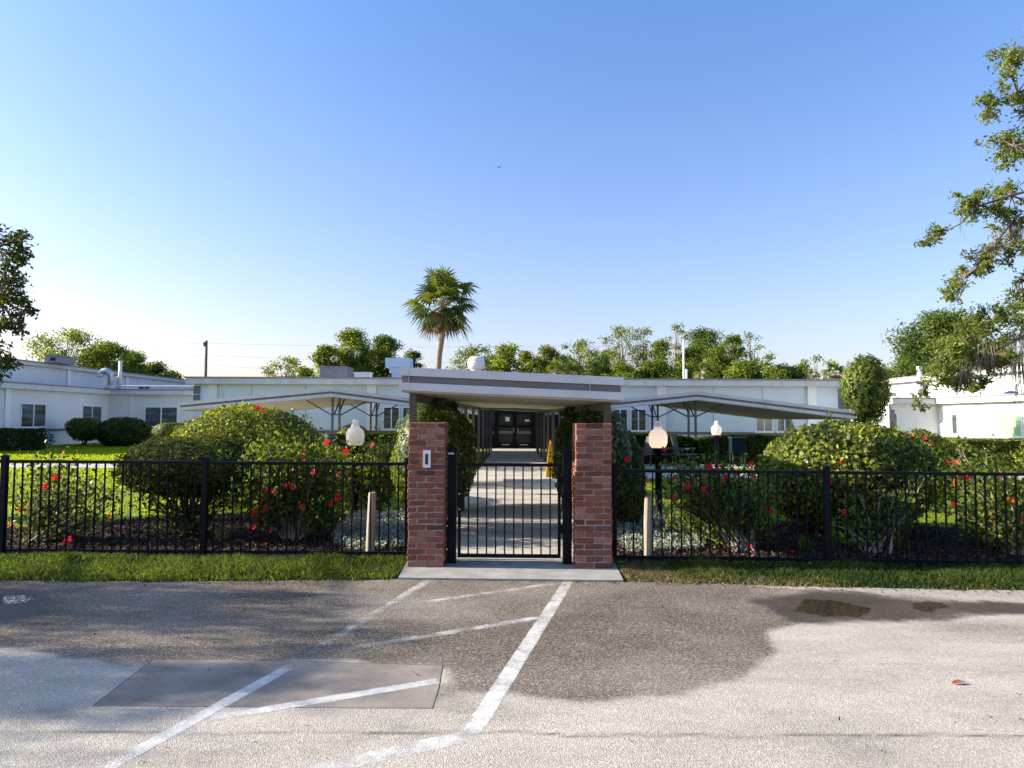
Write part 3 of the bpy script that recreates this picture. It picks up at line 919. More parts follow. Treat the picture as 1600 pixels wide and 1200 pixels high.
MB().tube([(c.x, 40, HR + .07), (c.x, 40, P(1437, 574, 40).z)], .12, 10).build('pipe', M['white'], t, True)
MB().lathe([(.15, 0), (.15, .25)], (c.x, 40, P(1437, 574, 40).z - .2), 10).build('pipe_cap', M['white'], t, True)
c = P(1580, 612, 33.5)
t = thing('blue_tarp', 'rolled blue tarp lying on the lower right wing roof', 'tarp', (c.x, 33.5, HR + .07))
MB().tube([(c.x - .4, 33.4, HR + .16), (c.x - .1, 33.5, HR + .2), (c.x + .25, 33.5, HR + .17), (c.x + .45, 33.6, HR + .15)], [.06, .1, .1, .05], 8).build('roll', M['blue'], t, True)
# utility pole and wires
c = P(322, 560, 85)
t = thing('utility_pole', 'wooden utility pole rising behind the left end of the main building', 'pole', (c.x, 85, 0))
zt = P(322, 532, 85).z
MB().tube([(c.x, 85, 0), (c.x, 85, zt)], [.22, .15], 8).build('pole', M['pole'], t)
MB().box(c.x - .3, c.x - .1, 84.8, 85.2, zt - .7, zt - .2).build('insulator', M['pole'], t)
for dz, sg in ((.3, 1), (1.7, 2.2), (2.9, 3.0)):
    for x1 in (-75.0, 20.0):
        pts = []
        for k in range(13):
            u = k / 12
            pts.append((c.x + (x1 - c.x) * u, 85.25, zt - dz - sg * 4 * u * (1 - u) * .35))
        MB().tube(pts, .012, 4).build('wire', M['wire'], t)

# ------------------------------------------------------------------ canopies
def plate(mb, y0, y1, xa, xb, z00, z01, z10, z11, th, mi=0):
    """slab: top corners (xa,y0)=z00 (xb,y0)=z01 (xa,y1)=z10 (xb,y1)=z11, thickness th"""
    mb.hexa([(xa, y0, z00 - th), (xb, y0, z01 - th), (xb, y1, z11 - th), (xa, y1, z10 - th), (xa, y0, z00), (xb, y0, z01), (xb, y1, z11), (xa, y1, z10)], mi)


ec = thing('entrance_canopy', 'long flat canopy over the walkway with striped fascia behind the gate', 'canopy', (0, 8.35, 0))
YF, YE = 8.36, 40.9
def cx(y): return 0.005 * (y - 8)
xl, xr = -1.335, 1.315
zl, zr = 2.33, 2.22
rise = 0.0105
def canopy_layer(name, inset, d0, d1, mat):
    mb = MB()
    v = []
    for (d) in (d1, d0):
        for (x, y, z) in ((xl + inset, YF + inset, zl), (xr - inset, YF + inset, zr), (xr - inset, YE - inset, zr), (xl + inset, YE - inset, zl)):
            v.append((x + cx(y), y, z - d + rise * (y - YF) * 0.6))
    mb.hexa(v)
    return mb.build(name, mat, ec)
canopy_layer('fascia', 0.0, 0.0, 0.098, M['fascia'])
canopy_layer('fascia_groove', 0.03, 0.1, 0.178, M['band'])
canopy_layer('fascia', 0.0, 0.18, 0.272, M['fascia'])
canopy_layer('soffit', 0.03, 0.274, 0.292, M['soffit'])
MB().box(xl + .115, xl + .121, YF - .004, YF + .02, zl - .27, zl - .012).build('seam', M['metal'], ec)
MB().box(xr - .40, xr - .394, YF - .004, YF + .02, zr - .26, zr - .002).build('seam', M['metal'], ec)
py_ = [8.92, 12.0, 15.2, 18.4, 21.7, 25.0, 28.4, 31.8, 35.2, 38.0]
def soff(x, y): return (zl + (zr - zl) * (x - xl) / (xr - xl)) - .293 + rise * (y - YF) * .6
for i, y in enumerate(py_):
    for x in (-1.245, 1.19):
        xx = x + cx(y)
        po = MB().box(xx - .042, xx + .042, y - .042, y + .042, 0.012, soff(x, y)).build('post', M['post'], ec)
        MB().box(xx - .09, xx + .09, y - .09, y + .09, 0.0, 0.045).build('base_plate', M['post'], po)
for x in (-1.245, 1.19):
    for i in range(len(py_) - 1):
        y0, y1 = py_[i] + .044, py_[i + 1] - .044
        z0, z1 = soff(x, y0), soff(x, y1)
        MB().hexa([(x - .03 + cx(y0), y0, z0 - .10), (x + .03 + cx(y0), y0, z0 - .10), (x + .03 + cx(y1), y1, z1 - .10), (x - .03 + cx(y1), y1, z1 - .10),
                   (x - .03 + cx(y0), y0, z0 - .001), (x + .03 + cx(y0), y0, z0 - .001), (x + .03 + cx(y1), y1, z1 - .001), (x - .03 + cx(y1), y1, z1 - .001)]).build('edge_beam', M['post'], ec)
MB().box(-1.19 + cx(21.7), 1.14 + cx(21.7), 21.66, 21.78, 2.0, soff(0, 21.7) - .002).build('cross_beam', M['gpost'], ec)
MB().box(-1.0, -0.97, 21.6, 21.66, 2.02, 2.08).build('bracket', M['dark'], ec)
# low white bench end and a notice box on the left posts
nb_ = thing('notice_box', 'small pale notice box fixed low on the canopy posts at left', 'box', (-1.12, 20, .9))
MB().box(-1.2, -1.05, 19.2, 20.6, .86, .92).build('shelf', M['trim'], nb_)
MB().box(-1.18, -1.1, 19.3, 20.4, .4, .858).build('box_body', M['dark'], nb_)


def gable_canopy(side, label, xr_, zr_, xa, xb, slope_a, slope_b, Y0, Y1, rows):
    t = thing('gabled_canopy', label, 'canopy', (xr_, Y0, 0), 'gabled canopies beside the walkway')
    def layer(name, inset, d0, d1, mat):
        for (xe, sl_) in ((xa + inset if xa < xr_ else xa, slope_a), (xb - inset, slope_b)):
            w = abs(xe - xr_)
            zt, ze = zr_, zr_ - sl_ * w
            x0, x1, za, zb_ = (xe, xr_ - .001, ze, zt) if xe < xr_ else (xr_ + .001, xe, zt, ze)
            mb = MB()
            mb.hexa([(x0, Y0 + inset, za - d1), (x1, Y0 + inset, zb_ - d1), (x1, Y1 - inset, zb_ - d1), (x0, Y1 - inset, za - d1),
                     (x0, Y0 + inset, za - d0), (x1, Y0 + inset, zb_ - d0), (x1, Y1 - inset, zb_ - d0), (x0, Y1 - inset, za - d0)])
            mb.build(name, mat, t)
    layer('fascia', 0.0, 0.0, 0.13, M['fascia'])
    layer('fascia_groove', 0.03, 0.132, 0.218, M['band'])
    layer('fascia', 0.0, 0.22, 0.34, M['fascia'])
    layer('soffit', 0.03, 0.342, 0.36, M['soffit'])
    zs = zr_ - .36
    for y in rows:
        for dx in (-.145, .145):
            MB().box(xr_ + dx - .04, xr_ + dx + .04, y - .04, y + .04, 0.02, zs - .02).build('post', M['gpost'], t)
        MB().tube([(xr_ - .1, y, 1.88), (xr_ + .1, y, 1.88)], .03, 6).build('tie', M['gpost'], t)
        for s, sl_ in ((-1, slope_a), (1, slope_b)):
            MB().tube([(xr_ + s * .18, y, 1.86), (xr_ + s * 1.25, y, zs - sl_ * 1.25 + .01)], .032, 6).build('brace', M['gpost'], t)
            MB().tube([(xr_ + s * .09, y + .05, 1.87), (xr_ + s * .09, y + 1.1, zs + .0)], .032, 6).build('brace', M['gpost'], t)
    return t


gable_canopy(-1, 'white gabled canopy left of the walkway behind the domed bush', -7.27, 2.94, -13.35, -1.75, 0.098, 0.120, 28.5, 38.6, (29.4, 37.4))
gable_canopy(1, 'white gabled canopy right of the walkway above the clipped hedges', 7.45, 2.87, 1.75, 13.75, 0.105, 0.118, 28.5, 38.6, (29.4, 37.0))
# outer end posts
for (x, label) in ((-12.9, 'brown slatted shelter post cluster at the left canopy end'), ):
    t = thing('post_cluster', label, 'posts', (x, 30, 0))
    for k in range(3):
        MB().box(x + k * .35 - .07, x + k * .35 + .07, 29.8 + k * .5, 29.94 + k * .5, 0.02, 1.96).build('post', M['post'], t)

# ------------------------------------------------------------------ patio furniture
def patio_chair(label, x, y, r, group='dark patio chairs under the right canopy'):
    t = thing('patio_chair', label, 'chair', (x, y, 0.03), group)
    ca, sa = math.cos(r), math.sin(r)
    def tr(px, py): return (x + px * ca - py * sa, y + px * sa + py * ca)
    def bxr(name, x0, x1, y0, y1, z0, z1, lean=0.0):
        mb = MB()
        v = []
        for z, s in ((z0, 0), (z1, lean)):
            for (a, b_) in ((x0, y0), (x1, y0), (x1, y1), (x0, y1)):
                q = tr(a, b_ + s); v.append((q[0], q[1], .03 + z))
        mb.hexa(v); return mb.build(name, M['furn'], t)
    bxr('seat', -.27, .27, -.27, .25, .40, .45)
    bxr('backrest', -.27, .27, .22, .27, .46, 1.08, .16)
    for sx in (-1, 1):
        bxr('leg', sx * .25 - .025, sx * .25 + .025, -.27, -.22, 0, .398)
        bxr('leg', sx * .25 - .025, sx * .25 + .025, .2, .25, 0, .398)
        bxr('armrest', sx * .29 - .03, sx * .29 + .03, -.28, .24, .62, .66)
    return t


patio_chair('dark patio chair turned sideways just right of the near lamp', 4.75, 26.1, R(-70))
patio_chair('dark patio chair with reclined back left of the double posts', 6.35, 26.3, R(60))
patio_chair('dark patio chair nearest the walkway under the right canopy', 3.3, 26.6, R(90))
t = thing('patio_bench', 'long dark bench with rail back before the right clipped hedge', 'bench', (5.4, 26.6, 0))
MB().box(4.15, 6.9, 26.4, 26.75, .43, .47).build('seat', M['furn'], t)
MB().box(4.15, 6.9, 26.76, 26.80, .62, .68).build('back_rail', M['gpost'], t)
for x in (4.25, 5.5, 6.8):
    MB().box(x - .03, x + .03, 26.42, 26.755, 0.03, .428).build('leg', M['furn'], t)
    MB().box(x - .025, x + .025, 26.765, 26.795, 0.03, .618).build('back_post', M['furn'], t)
t = thing('serving_cart', 'teal cart coloured as in shade standing before the right hedge', 'cart', (8.4, 26.5, 0))
MB().box(8.15, 8.68, 26.35, 26.75, .5, 1.06).build('cart_body', M['teal'], t)
MB().box(8.12, 8.71, 26.32, 26.78, 1.062, 1.09).build('cart_top', M['furn'], t)
for dx in (8.19, 8.64):
    for dy in (26.4, 26.7):
        MB().box(dx - .02, dx + .02, dy - .02, dy + .02, .03, .498).build('leg', M['furn'], t)
t = thing('picnic_table', 'dark picnic table under the left canopy behind the hibiscus', 'table', (-4.6, 26.2, 0))
MB().box(-5.5, -3.7, 25.8, 26.6, .72, .77).build('tabletop', M['furn'], t)
for y in (25.3, 26.85):
    MB().box(-5.5, -3.7, y, y + .26, .42, .46).build('bench', M['furn'], t)
for x in (-5.2, -4.0):
    MB().hexa([(x - .04, 25.4, .03), (x + .04, 25.4, .03), (x + .04, 27.1, .03), (x - .04, 27.1, .03), (x - .04, 26.0, .718), (x + .04, 26.0, .718), (x + .04, 26.4, .718), (x - .04, 26.4, .718)]).build('leg', M['furn'], t)
    MB().box(x - .039, x + .039, 25.2, 27.2, .36, .418).build('stretcher', M['furn'], t)
patio_chair('dark patio chair at the right end of the picnic table', -3.1, 26.2, R(-90), 'dark patio chairs under the left canopy')
patio_chair('dark patio chair at the left end of the picnic table', -6.2, 26.2, R(90), 'dark patio chairs under the left canopy')

t = thing('garden_bench', 'low dark backless bench on the right lawn before the path', 'bench', (13.1, 21.0, 0))
MB().box(12.55, 13.65, 20.8, 21.15, .36, .42).build('seat', M['furn'], t)
for x in (12.7, 13.5):
    MB().box(x - .09, x + .09, 20.84, 21.11, -.01, .358).build('leg', M['furn'], t)

# yellow caution sign
c = G(860, 746)
t = thing('caution_sign', 'tall tapered yellow caution sign beside the walkway at right', 'sign', (c.x, c.y, 0.02))
sg = MB()
sg.hexa([(c.x - .15, c.y - .12, .02), (c.x + .15, c.y - .12, .02), (c.x + .15, c.y + .12, .02), (c.x - .15, c.y + .12, .02), (c.x - .035, c.y - .03, 1.0), (c.x + .035, c.y - .03, 1.0), (c.x + .035, c.y + .03, 1.0), (c.x - .035, c.y + .03, 1.0)])
sg.build('board', M['yellow'], t)
for k, (z, w) in enumerate(((.72, .05), (.62, .07), (.42, .10), (.34, .09), (.22, .12))):
    yy = c.y - .12 + .09 * (z - .02) / .98 - .004
    MB().box(c.x - w / 2, c.x + w / 2, yy - .003, yy + .002, z, z + .03).build('lettering', M['ink'], t)
MB().tube([(c.x, c.y, 1.0), (c.x, c.y, 1.12)], .02, 8).build('grip', M['yellow'], t)

# ------------------------------------------------------------------ brick pillars
def brick_mesh(name, L, W, H, seed):
    """a brick with knocked edges, centred; 44 triangles"""
    r = random.Random(seed)
    c = 0.008
    v, f = [], []
    for sx in (-1, 1):
        for sy in (-1, 1):
            for sz in (-1, 1):
                k = c * r.uniform(.4, 1.4)
                j = [r.uniform(-.003, .003) for _ in range(3)]
                x, y, z = sx * L / 2 + j[0], sy * W / 2 + j[1], sz * H / 2 + j[2]
                v += [(x, y - sy * k, z - sz * k), (x - sx * k, y, z - sz * k), (x - sx * k, y - sy * k, z)]
    def I(sx, sy, sz, ax): return (((sx + 1) // 2) * 4 + ((sy + 1) // 2) * 2 + (sz + 1) // 2) * 3 + ax
    for s in (-1, 1):
        f.append([I(s, -1, -1, 0), I(s, 1, -1, 0), I(s, 1, 1, 0), I(s, -1, 1, 0)])
        f.append([I(-1, s, -1, 1), I(1, s, -1, 1), I(1, s, 1, 1), I(-1, s, 1, 1)])
        f.append([I(-1, -1, s, 2), I(1, -1, s, 2), I(1, 1, s, 2), I(-1, 1, s, 2)])
    for a in (-1, 1):
        for b_ in (-1, 1):
            f.append([I(a, b_, -1, 0), I(a, b_, 1, 0), I(a, b_, 1, 1), I(a, b_, -1, 1)])
            f.append([I(a, -1, b_, 0), I(a, 1, b_, 0), I(a, 1, b_, 2), I(a, -1, b_, 2)])
            f.append([I(-1, a, b_, 1), I(1, a, b_, 1), I(1, a, b_, 2), I(-1, a, b_, 2)])
            for c_ in (-1, 1):
                f.append([I(a, b_, c_, 0), I(a, b_, c_, 1), I(a, b_, c_, 2)])
    import bmesh
    bm = bmesh.new()
    vs2 = [bm.verts.new(p) for p in v]
    for q in f:
        bm.faces.new([vs2[i] for i in q])
    bmesh.ops.recalc_face_normals(bm, faces=bm.faces)
    me = bpy.data.meshes.new(name)
    bm.to_mesh(me); bm.free()
    me.materials.append(M['brick'])
    return me


BH, PITCHZ = 0.058, 0.0692
BR_L = [brick_mesh('brick', 0.203, 0.10, BH, k) for k in range(5)]
BR_S = [brick_mesh('brick', 0.100, 0.10, BH, 20 + k) for k in range(4)]
BR_M = [brick_mesh('brick', 0.205, 0.098, BH, 40 + k) for k in range(4)]


def pillar(label, x, y, ncourse, seed, shift):
    r = random.Random(seed)
    W = 0.425
    t = thing('brick_pillar', label, 'pillar', (x, y, 0.022), 'brick gate pillars')
    H = ncourse * PITCHZ
    core = MB().box(x - W / 2 + .010, x + W / 2 - .010, y - W / 2 + .010, y + W / 2 - .010, .022, .022 + H - .012)
    core.build('mortar', M['mortar'], t)
    def put(me_list, lx, ly, z, rz):
        o = link('brick', r.choice(me_list), t, (x + lx + r.uniform(-.003, .003), y + ly + r.uniform(-.003, .003), z + r.uniform(-.0015, .0015)), rz + r.uniform(-.012, .012))
    for k in range(ncourse):
        z = .022 + k * PITCHZ + BH / 2 + .004
        ox, oy = shift * math.sin(k * .35) + r.uniform(-.004, .004), r.uniform(-.003, .003)
        for sy in (-1, 1):
            yy = sy * (W / 2 - .05) + oy
            if (k + (sy > 0)) % 2 == 0:
                put(BR_L, -.1085 + ox, yy, z, 0); put(BR_L, .1065 + ox, yy, z, 0)
            else:
                put(BR_S, -.160 + ox, yy, z, 0); put(BR_L, 0.0035 + ox, yy, z, 0); put(BR_S, .163 + ox, yy, z, 0)
        for sx in (-1, 1):
            put(BR_M, sx * (W / 2 - .05) + ox, oy, z, R(90))
    # flat mortar wash on top
    return t


pillar('left brick gate pillar carrying the white keypad', -0.985, 8.45, 24, 1, .006)
pillar('right brick gate pillar without a keypad', 0.945, 8.43, 24, 2, .005)

# keypad on the left pillar
p = P(667, 717, 8.22)
t = thing('keypad', 'white vertical keypad with dark slot on the left brick pillar', 'keypad', (p.x, 8.232, p.z))
k = MB().box(p.x - .043, p.x + .043, 8.212, 8.236, p.z - .10, p.z + .10).build('plate', M['trim'], t)
MB().box(p.x - .018, p.x + .014, 8.2075, 8.2115, p.z - .062, p.z + .058).build('slot', M['ink'], t)
MB().box(p.x - .028, p.x + .024, 8.209, 8.2118, p.z - .075, p.z - .064).build('bezel', M['white'], t)

# ------------------------------------------------------------------ gate
gt = thing('gate_post', 'black square gate post beside the left pillar with a small label', 'gate post', (-0.705, 8.5, 0.02), 'black gate posts')
x = -0.705
MB().box(x - .052, x + .052, 8.45, 8.552, .022, 1.36).build('post', M['black'], gt)
MB().add([(x - .058, 8.444, 1.361), (x + .058, 8.444, 1.361), (x + .058, 8.558, 1.361), (x - .058, 8.558, 1.361), (x - .058, 8.444, 1.375), (x + .058, 8.444, 1.375), (x + .058, 8.558, 1.375), (x - .058, 8.558, 1.375), (x, 8.5, 1.395)],
         [(0, 3, 2, 1), (0, 1, 5, 4), (1, 2, 6, 5), (2, 3, 7, 6), (3, 0, 4, 7), (4, 5, 8), (5, 6, 8), (6, 7, 8), (7, 4, 8)]).build('cap', M['black'], gt)
MB().box(x - .05, x + .02, 8.447, 8.4495, 1.300, 1.322).build('sticker', M['metal'], gt)
gt = thing('gate_post', 'black square gate post beside the right pillar holding the hinges', 'gate post', (0.66, 8.48, 0.02), 'black gate posts')
x = 0.66
MB().box(x - .052, x + .052, 8.43, 8.532, .022, 1.38).build('post', M['black'], gt)
MB().add([(x - .058, 8.424, 1.381), (x + .058, 8.424, 1.381), (x + .058, 8.538, 1.381), (x - .058, 8.538, 1.381), (x - .058, 8.424, 1.395), (x + .058, 8.424, 1.395), (x + .058, 8.538, 1.395), (x - .058, 8.538, 1.395), (x, 8.48, 1.415)],
         [(0, 3, 2, 1), (0, 1, 5, 4), (1, 2, 6, 5), (2, 3, 7, 6), (3, 0, 4, 7), (4, 5, 8), (5, 6, 8), (6, 7, 8), (7, 4, 8)]).build('cap', M['black'], gt)

ga = thing('metal_gate', 'closed black metal gate of thin vertical bars between the brick pillars', 'gate', (0, 8.5, 0.06))
gx0, gx1, gy, gz0, gz1 = -0.635, 0.585, 8.5, 0.085, 1.195
for (a, b_) in ((gx0, gx0 + .036), (gx1 - .036, gx1)):
    MB().box(a, b_, gy - .018, gy + .018, gz0, gz1).build('stile', M['black'], ga)
for (z0, z1) in ((gz0, gz0 + .038), (gz1 - .038, gz1)):
    MB().box(gx0 + .0365, gx1 - .0365, gy - .019, gy + .019, z0, z1).build('rail', M['black'], ga)
bar = MB().box(-.0085, .0085, -.0085, .0085, 0, gz1 - gz0 - .077).mesh('picket', M['black'])
for k in range(10):
    xk = gx0 + .018 + (gx1 - gx0 - .036) * (k + 1) / 11
    link('picket', bar, ga, (xk, gy, gz0 + .0385))
MB().box(gx0 - .004, gx0 + .075, gy - .04, gy + .04, .63, .86).build('lock_box', M['black'], ga)
for z in (.655, .835):
    MB().tube([(gx0 + .02, gy - .048, z), (gx0 + .02, gy - .0405, z)], .009, 10).build('bolt', M['steel'], ga)
for z in (.42, 1.0):
    MB().box(gx1 + .001, gx1 + .024, gy - .03, gy + .03, z - .05, z + .05).build('hinge', M['black'], ga)
MB().tube([(gx1 - .018, gy - .02, .62), (gx1 + .012, gy - .045, .66), (gx1 + .012, gy - .045, .84), (gx1 - .018, gy - .02, .88)], .008, 8).build('pull_handle', M['black'], ga)

# ------------------------------------------------------------------ fences
def fence(label, A, B, h0, h1, panel, first_gap):
    """A is the end by the gate"""
    A, B = Vector((A[0], A[1], 0)), Vector((B[0], B[1], 0))
    d = (B - A); L = d.length; d.normalize()
    ang = math.atan2(d.y, d.x)
    t = thing('metal_fence', label, 'fence', A, 'black picket fences')
    npan = int(round(L / panel))
    postm = MB().box(-.032, .032, -.032, .032, -.12, 1.0).mesh('post', M['black'])
    capm = MB().add([(-.037, -.037, 0), (.037, -.037, 0), (.037, .037, 0), (-.037, .037, 0), (-.037, -.037, .012), (.037, -.037, .012), (.037, .037, .012), (-.037, .037, .012), (0, 0, .032)],
                    [(0, 3, 2, 1), (0, 1, 5, 4), (1, 2, 6, 5), (2, 3, 7, 6), (3, 0, 4, 7), (4, 5, 8), (5, 6, 8), (6, 7, 8), (7, 4, 8)]).mesh('cap', M['black'])
    pick = MB().box(-.008, .008, -.008, .008, 0, 1.0).mesh('picket', M['black'])
    railm = MB().box(0, 1, -.0165, .0165, -.019, .019).mesh('rail', M['black'])
    def hz(s): return h0 + (h1 - h0) * s / L
    for i in range(npan + 1):
        s = i * panel
        p_ = A + d * s
        H = hz(s) + .035
        o = link('post', postm, t, p_, ang)
        o.scale = (1, 1, H)
        c_ = bpy.data.objects.new('cap', capm); C.objects.link(c_); c_.parent = o
        c_.location = (0, 0, 1.0 + 0.001); c_.scale = (1, 1, 1 / H)
        if i < npan:
            for (zz, nm) in ((hz(s) - .02, 'top'), (.075, 'bottom')):
                q = A + d * (s + .034)
                q.z = zz
                o = link('rail', railm, t, q, ang)
                o.scale = (panel - .068, 1, 1)
            n = 21
            for k in range(n):
                u = s + .034 + (panel - .068) * (k + .75) / (n + .5)
                q = A + d * u
                o = link('picket', pick, t, (q.x, q.y, .0), ang + random.uniform(-.03, .03))
                hh2 = hz(s) - .04
                o.location.z = .012 - wloc(t).z
                o.scale = (1, 1, hh2 - .012)
                o.rotation_euler = (0, random.uniform(-.006, .006), ang)
    return t


LY = 8.82
fence('black metal picket fence running left from the gate', (-1.27, 8.78), (-1.27 - 3 * 2.52, 8.94), 1.185, 1.195, 2.52, 0)
fence('black metal picket fence running right from the gate', (1.235, 8.62), (1.235 + 3 * 2.50, 8.22), 1.125, 1.115, 2.51, 0)

# wooden stakes
for (px, yb, h, label) in ((584, 9.12, .77, 'weathered round wooden stake behind the left fence'), (1013, 9.0, .735, 'pale wooden stake behind the right fence')):
    x = (px - 800) * yb / FPX
    t = thing('wooden_stake', label, 'stake', (x, yb, 0), 'wooden stakes in the beds')
    MB().tube([(x - .02, yb, -.05), (x - .012, yb, h * .5), (x, yb, h)], [.058, .055, .05], 9).build('stake', M['stake'], t)
    MB().lathe([(.046, 0), (.04, .012)], (x, yb, h), 9).build('stake_top', M['stake'], t)

# ------------------------------------------------------------------ lamp posts
def lamp(label, px, Y, zt=1.70, s=1.0):
    x = (px - 800) * Y / FPX
    t = thing('lamp_post', label, 'lamp', (x, Y, 0), 'globe lamp posts in the garden')
    zb = zt - .46 * s
    MB().lathe([(.085, -.05), (.085, .10), (.062, .16), (.055, .3), (.055, zb - .05), (.075, zb - .04), (.085, zb - .003)], (x, Y, 0), 14).build('post', M['black'], t, True)
    gl = [(.105, 0), (.130, .02), (.148, .055), (.157, .10), (.160, .15), (.159, .19), (.152, .235), (.136, .270), (.110, .297), (.084, .312), (.074, .33), (.070, .358)]
    MB().lathe([(r_ * s, z_ * s) for r_, z_ in gl], (x, Y, zb), 28).build('globe', M['globe'], t, True)
    fn = [(.068, .359), (.070, .372), (.048, .380), (.054, .390), (.062, .408), (.060, .430), (.042, .450), (.012, .46)]
    MB().lathe([(r_ * s, z_ * s) for r_, z_ in fn], (x, Y, zb), 24).build('finial', M['globe'], t, True)
    return t


lamp('white globe lamp post left of the gate among the hibiscus', 556, 12.6, 1.705)
lamp('white globe lamp post right of the gate beside the pale stake, glowing warm', 1028, 12.25, 1.70)
lit = bpy.data.objects['lamp_post.001']
bl = bpy.data.lights.new('bulb', 'POINT')
bl.energy = 0.5
bl.color = (1.0, 0.72, 0.52)
bl.shadow_soft_size = 0.04
bo = bpy.data.objects.new('bulb', bl)
C.objects.link(bo)
bo.parent = lit
bo.location = (0, 0, 1.70 - .46 + .11)
lamp('globe lamp post half hidden behind the left brick pillar', 641, 16.4, 1.68)
lamp('globe lamp post half hidden behind the right brick pillar', 964, 16.4, 1.69)
lamp('small distant globe lamp post before the right hedge', 1119, 22.7, 1.70)

# ------------------------------------------------------------------ foliage
def leaf_cloud(name, pos, out, size, mat, parent, tint, aspect=.5, flop=.8, seed=0, droop=0.0):
    """one kite-shaped leaf per position"""
    r = np.random.default_rng(seed)
    n = len(pos)
    nn = unit(out + flop * r.normal(size=(n, 3)) * .7)
    d = unit(np.cross(nn, r.normal(size=(n, 3))))
    d[:, 2] -= droop
    d = unit(d)
    s = unit(np.cross(nn, d))
    L = (size * r.uniform(.6, 1.25, n))[:, None]
    w = L * aspect * .5
    nrm = np.cross(d, s)
    b0 = pos - d * L * .5
    V = np.empty((n, 4, 3))
    V[:, 0] = b0
    V[:, 1] = b0 + d * L * .48 + s * w + nrm * L * .06
    V[:, 2] = pos + d * L * .5 - nrm * L * .1
    V[:, 3] = b0 + d * L * .48 - s * w + nrm * L * .06
    F = np.arange(n * 4).reshape(n, 4)
    return np_mesh(name, V.reshape(-1, 3), F, 4, mat, parent, np.repeat(np.clip(tint, 0, 1), 4))


def ellipsoid_pts(n, c, rad, r, shell=0.25, zmin=None, seed=0, bumpy=.12, bfreq=2.2):
    d = unit(r.normal(size=(n, 3)))
    k = 1 - shell * r.random(n) ** 1.6
    b_ = 1 + bumpy * fbm(d * bfreq + seed * 7.3, seed, 3) + .55 * bumpy * fbm(d * 8.0 + seed * 3.1, seed + 2, 2)
    p = d * (k * b_)[:, None] * np.array(rad) + np.array(c)
    o = unit(d / np.array(rad))
    if zmin is not None:
        keep = p[:, 2] > zmin
        p, o = p[keep], o[keep]
    return p, o


def stems(mb, base, tips, r0=.018, r1=.005, bend=.25, rr=random):
    for tp in tips:
        b_ = Vector(base) + Vector((rr.uniform(-.08, .08), rr.uniform(-.08, .08), 0))
        tp = Vector(tp)
        mid = b_.lerp(tp, .5) + Vector((rr.uniform(-1, 1), rr.uniform(-1, 1), rr.uniform(0, .6))) * bend * (tp - b_).length * .4
        mb.tube([b_, b_.lerp(mid, .55), mid, mid.lerp(tp, .5) + Vector((0, 0, .02)), tp], [r0, r0 * .8, r0 * .6, r1 * 1.4, r1], 5, cap=False)


def dome_shrub(name, label, cat, c, rad, n, size, mat, seed, zmin=0.05, flat=0.0, stem='darktwig', group=None, nst=14, tcl=.5, bumpy=.12, aspect=.55, fill=.35, sprigs=0):
    r = np.random.default_rng(seed)
    t = thing(name, label, cat, (c[0], c[1], 0), group)
    p, o = ellipsoid_pts(n, c, rad, r, .22, zmin, seed, bumpy)
    p2, o2 = ellipsoid_pts(int(n * fill), c, [q * .8 for q in rad], r, .5, zmin, seed, bumpy)
    p, o = np.concatenate([p, p2]), np.concatenate([o, o2])
    if flat:
        p[:, 2] = np.minimum(p[:, 2], c[2] + rad[2] * flat + .03 * r.normal(size=len(p)))
    if sprigs:
        ds = unit(r.normal(size=(sprigs, 3)) + np.array([0, 0, 1.0]))
        for d in ds:
            b0 = np.array(c) + d * np.array(rad) * .97
            k = 16
            q = b0 + (d * .35 + np.array([0, 0, .65]))[None, :] * np.linspace(0, .2, k)[:, None] * r.uniform(.5, 1.2) + .02 * r.normal(size=(k, 3))
            p = np.concatenate([p, q]); o = np.concatenate([o, unit(r.normal(size=(k, 3)) + d)])
    tint = .45 + tcl * fbm(p * 1.5, seed + 9, 2) + .28 * r.normal(size=len(p))
    leaf_cloud('leaves', p, o, size, mat, t, tint, aspect, .9, seed)
    mb = MB()
    rr = random.Random(seed)
    tips = []
    for k in range(nst):
        a = rr.uniform(0, 6.28); q = rr.uniform(.3, .85)
        tips.append((c[0] + math.cos(a) * rad[0] * q, c[1] + math.sin(a) * rad[1] * q, c[2] + rad[2] * rr.uniform(-.2, .5)))
    stems(mb, (c[0], c[1], -.03), tips, .022 * max(1, rad[2]), .008, .3, rr)
    mb.build('stems', M[stem], t)
    return t


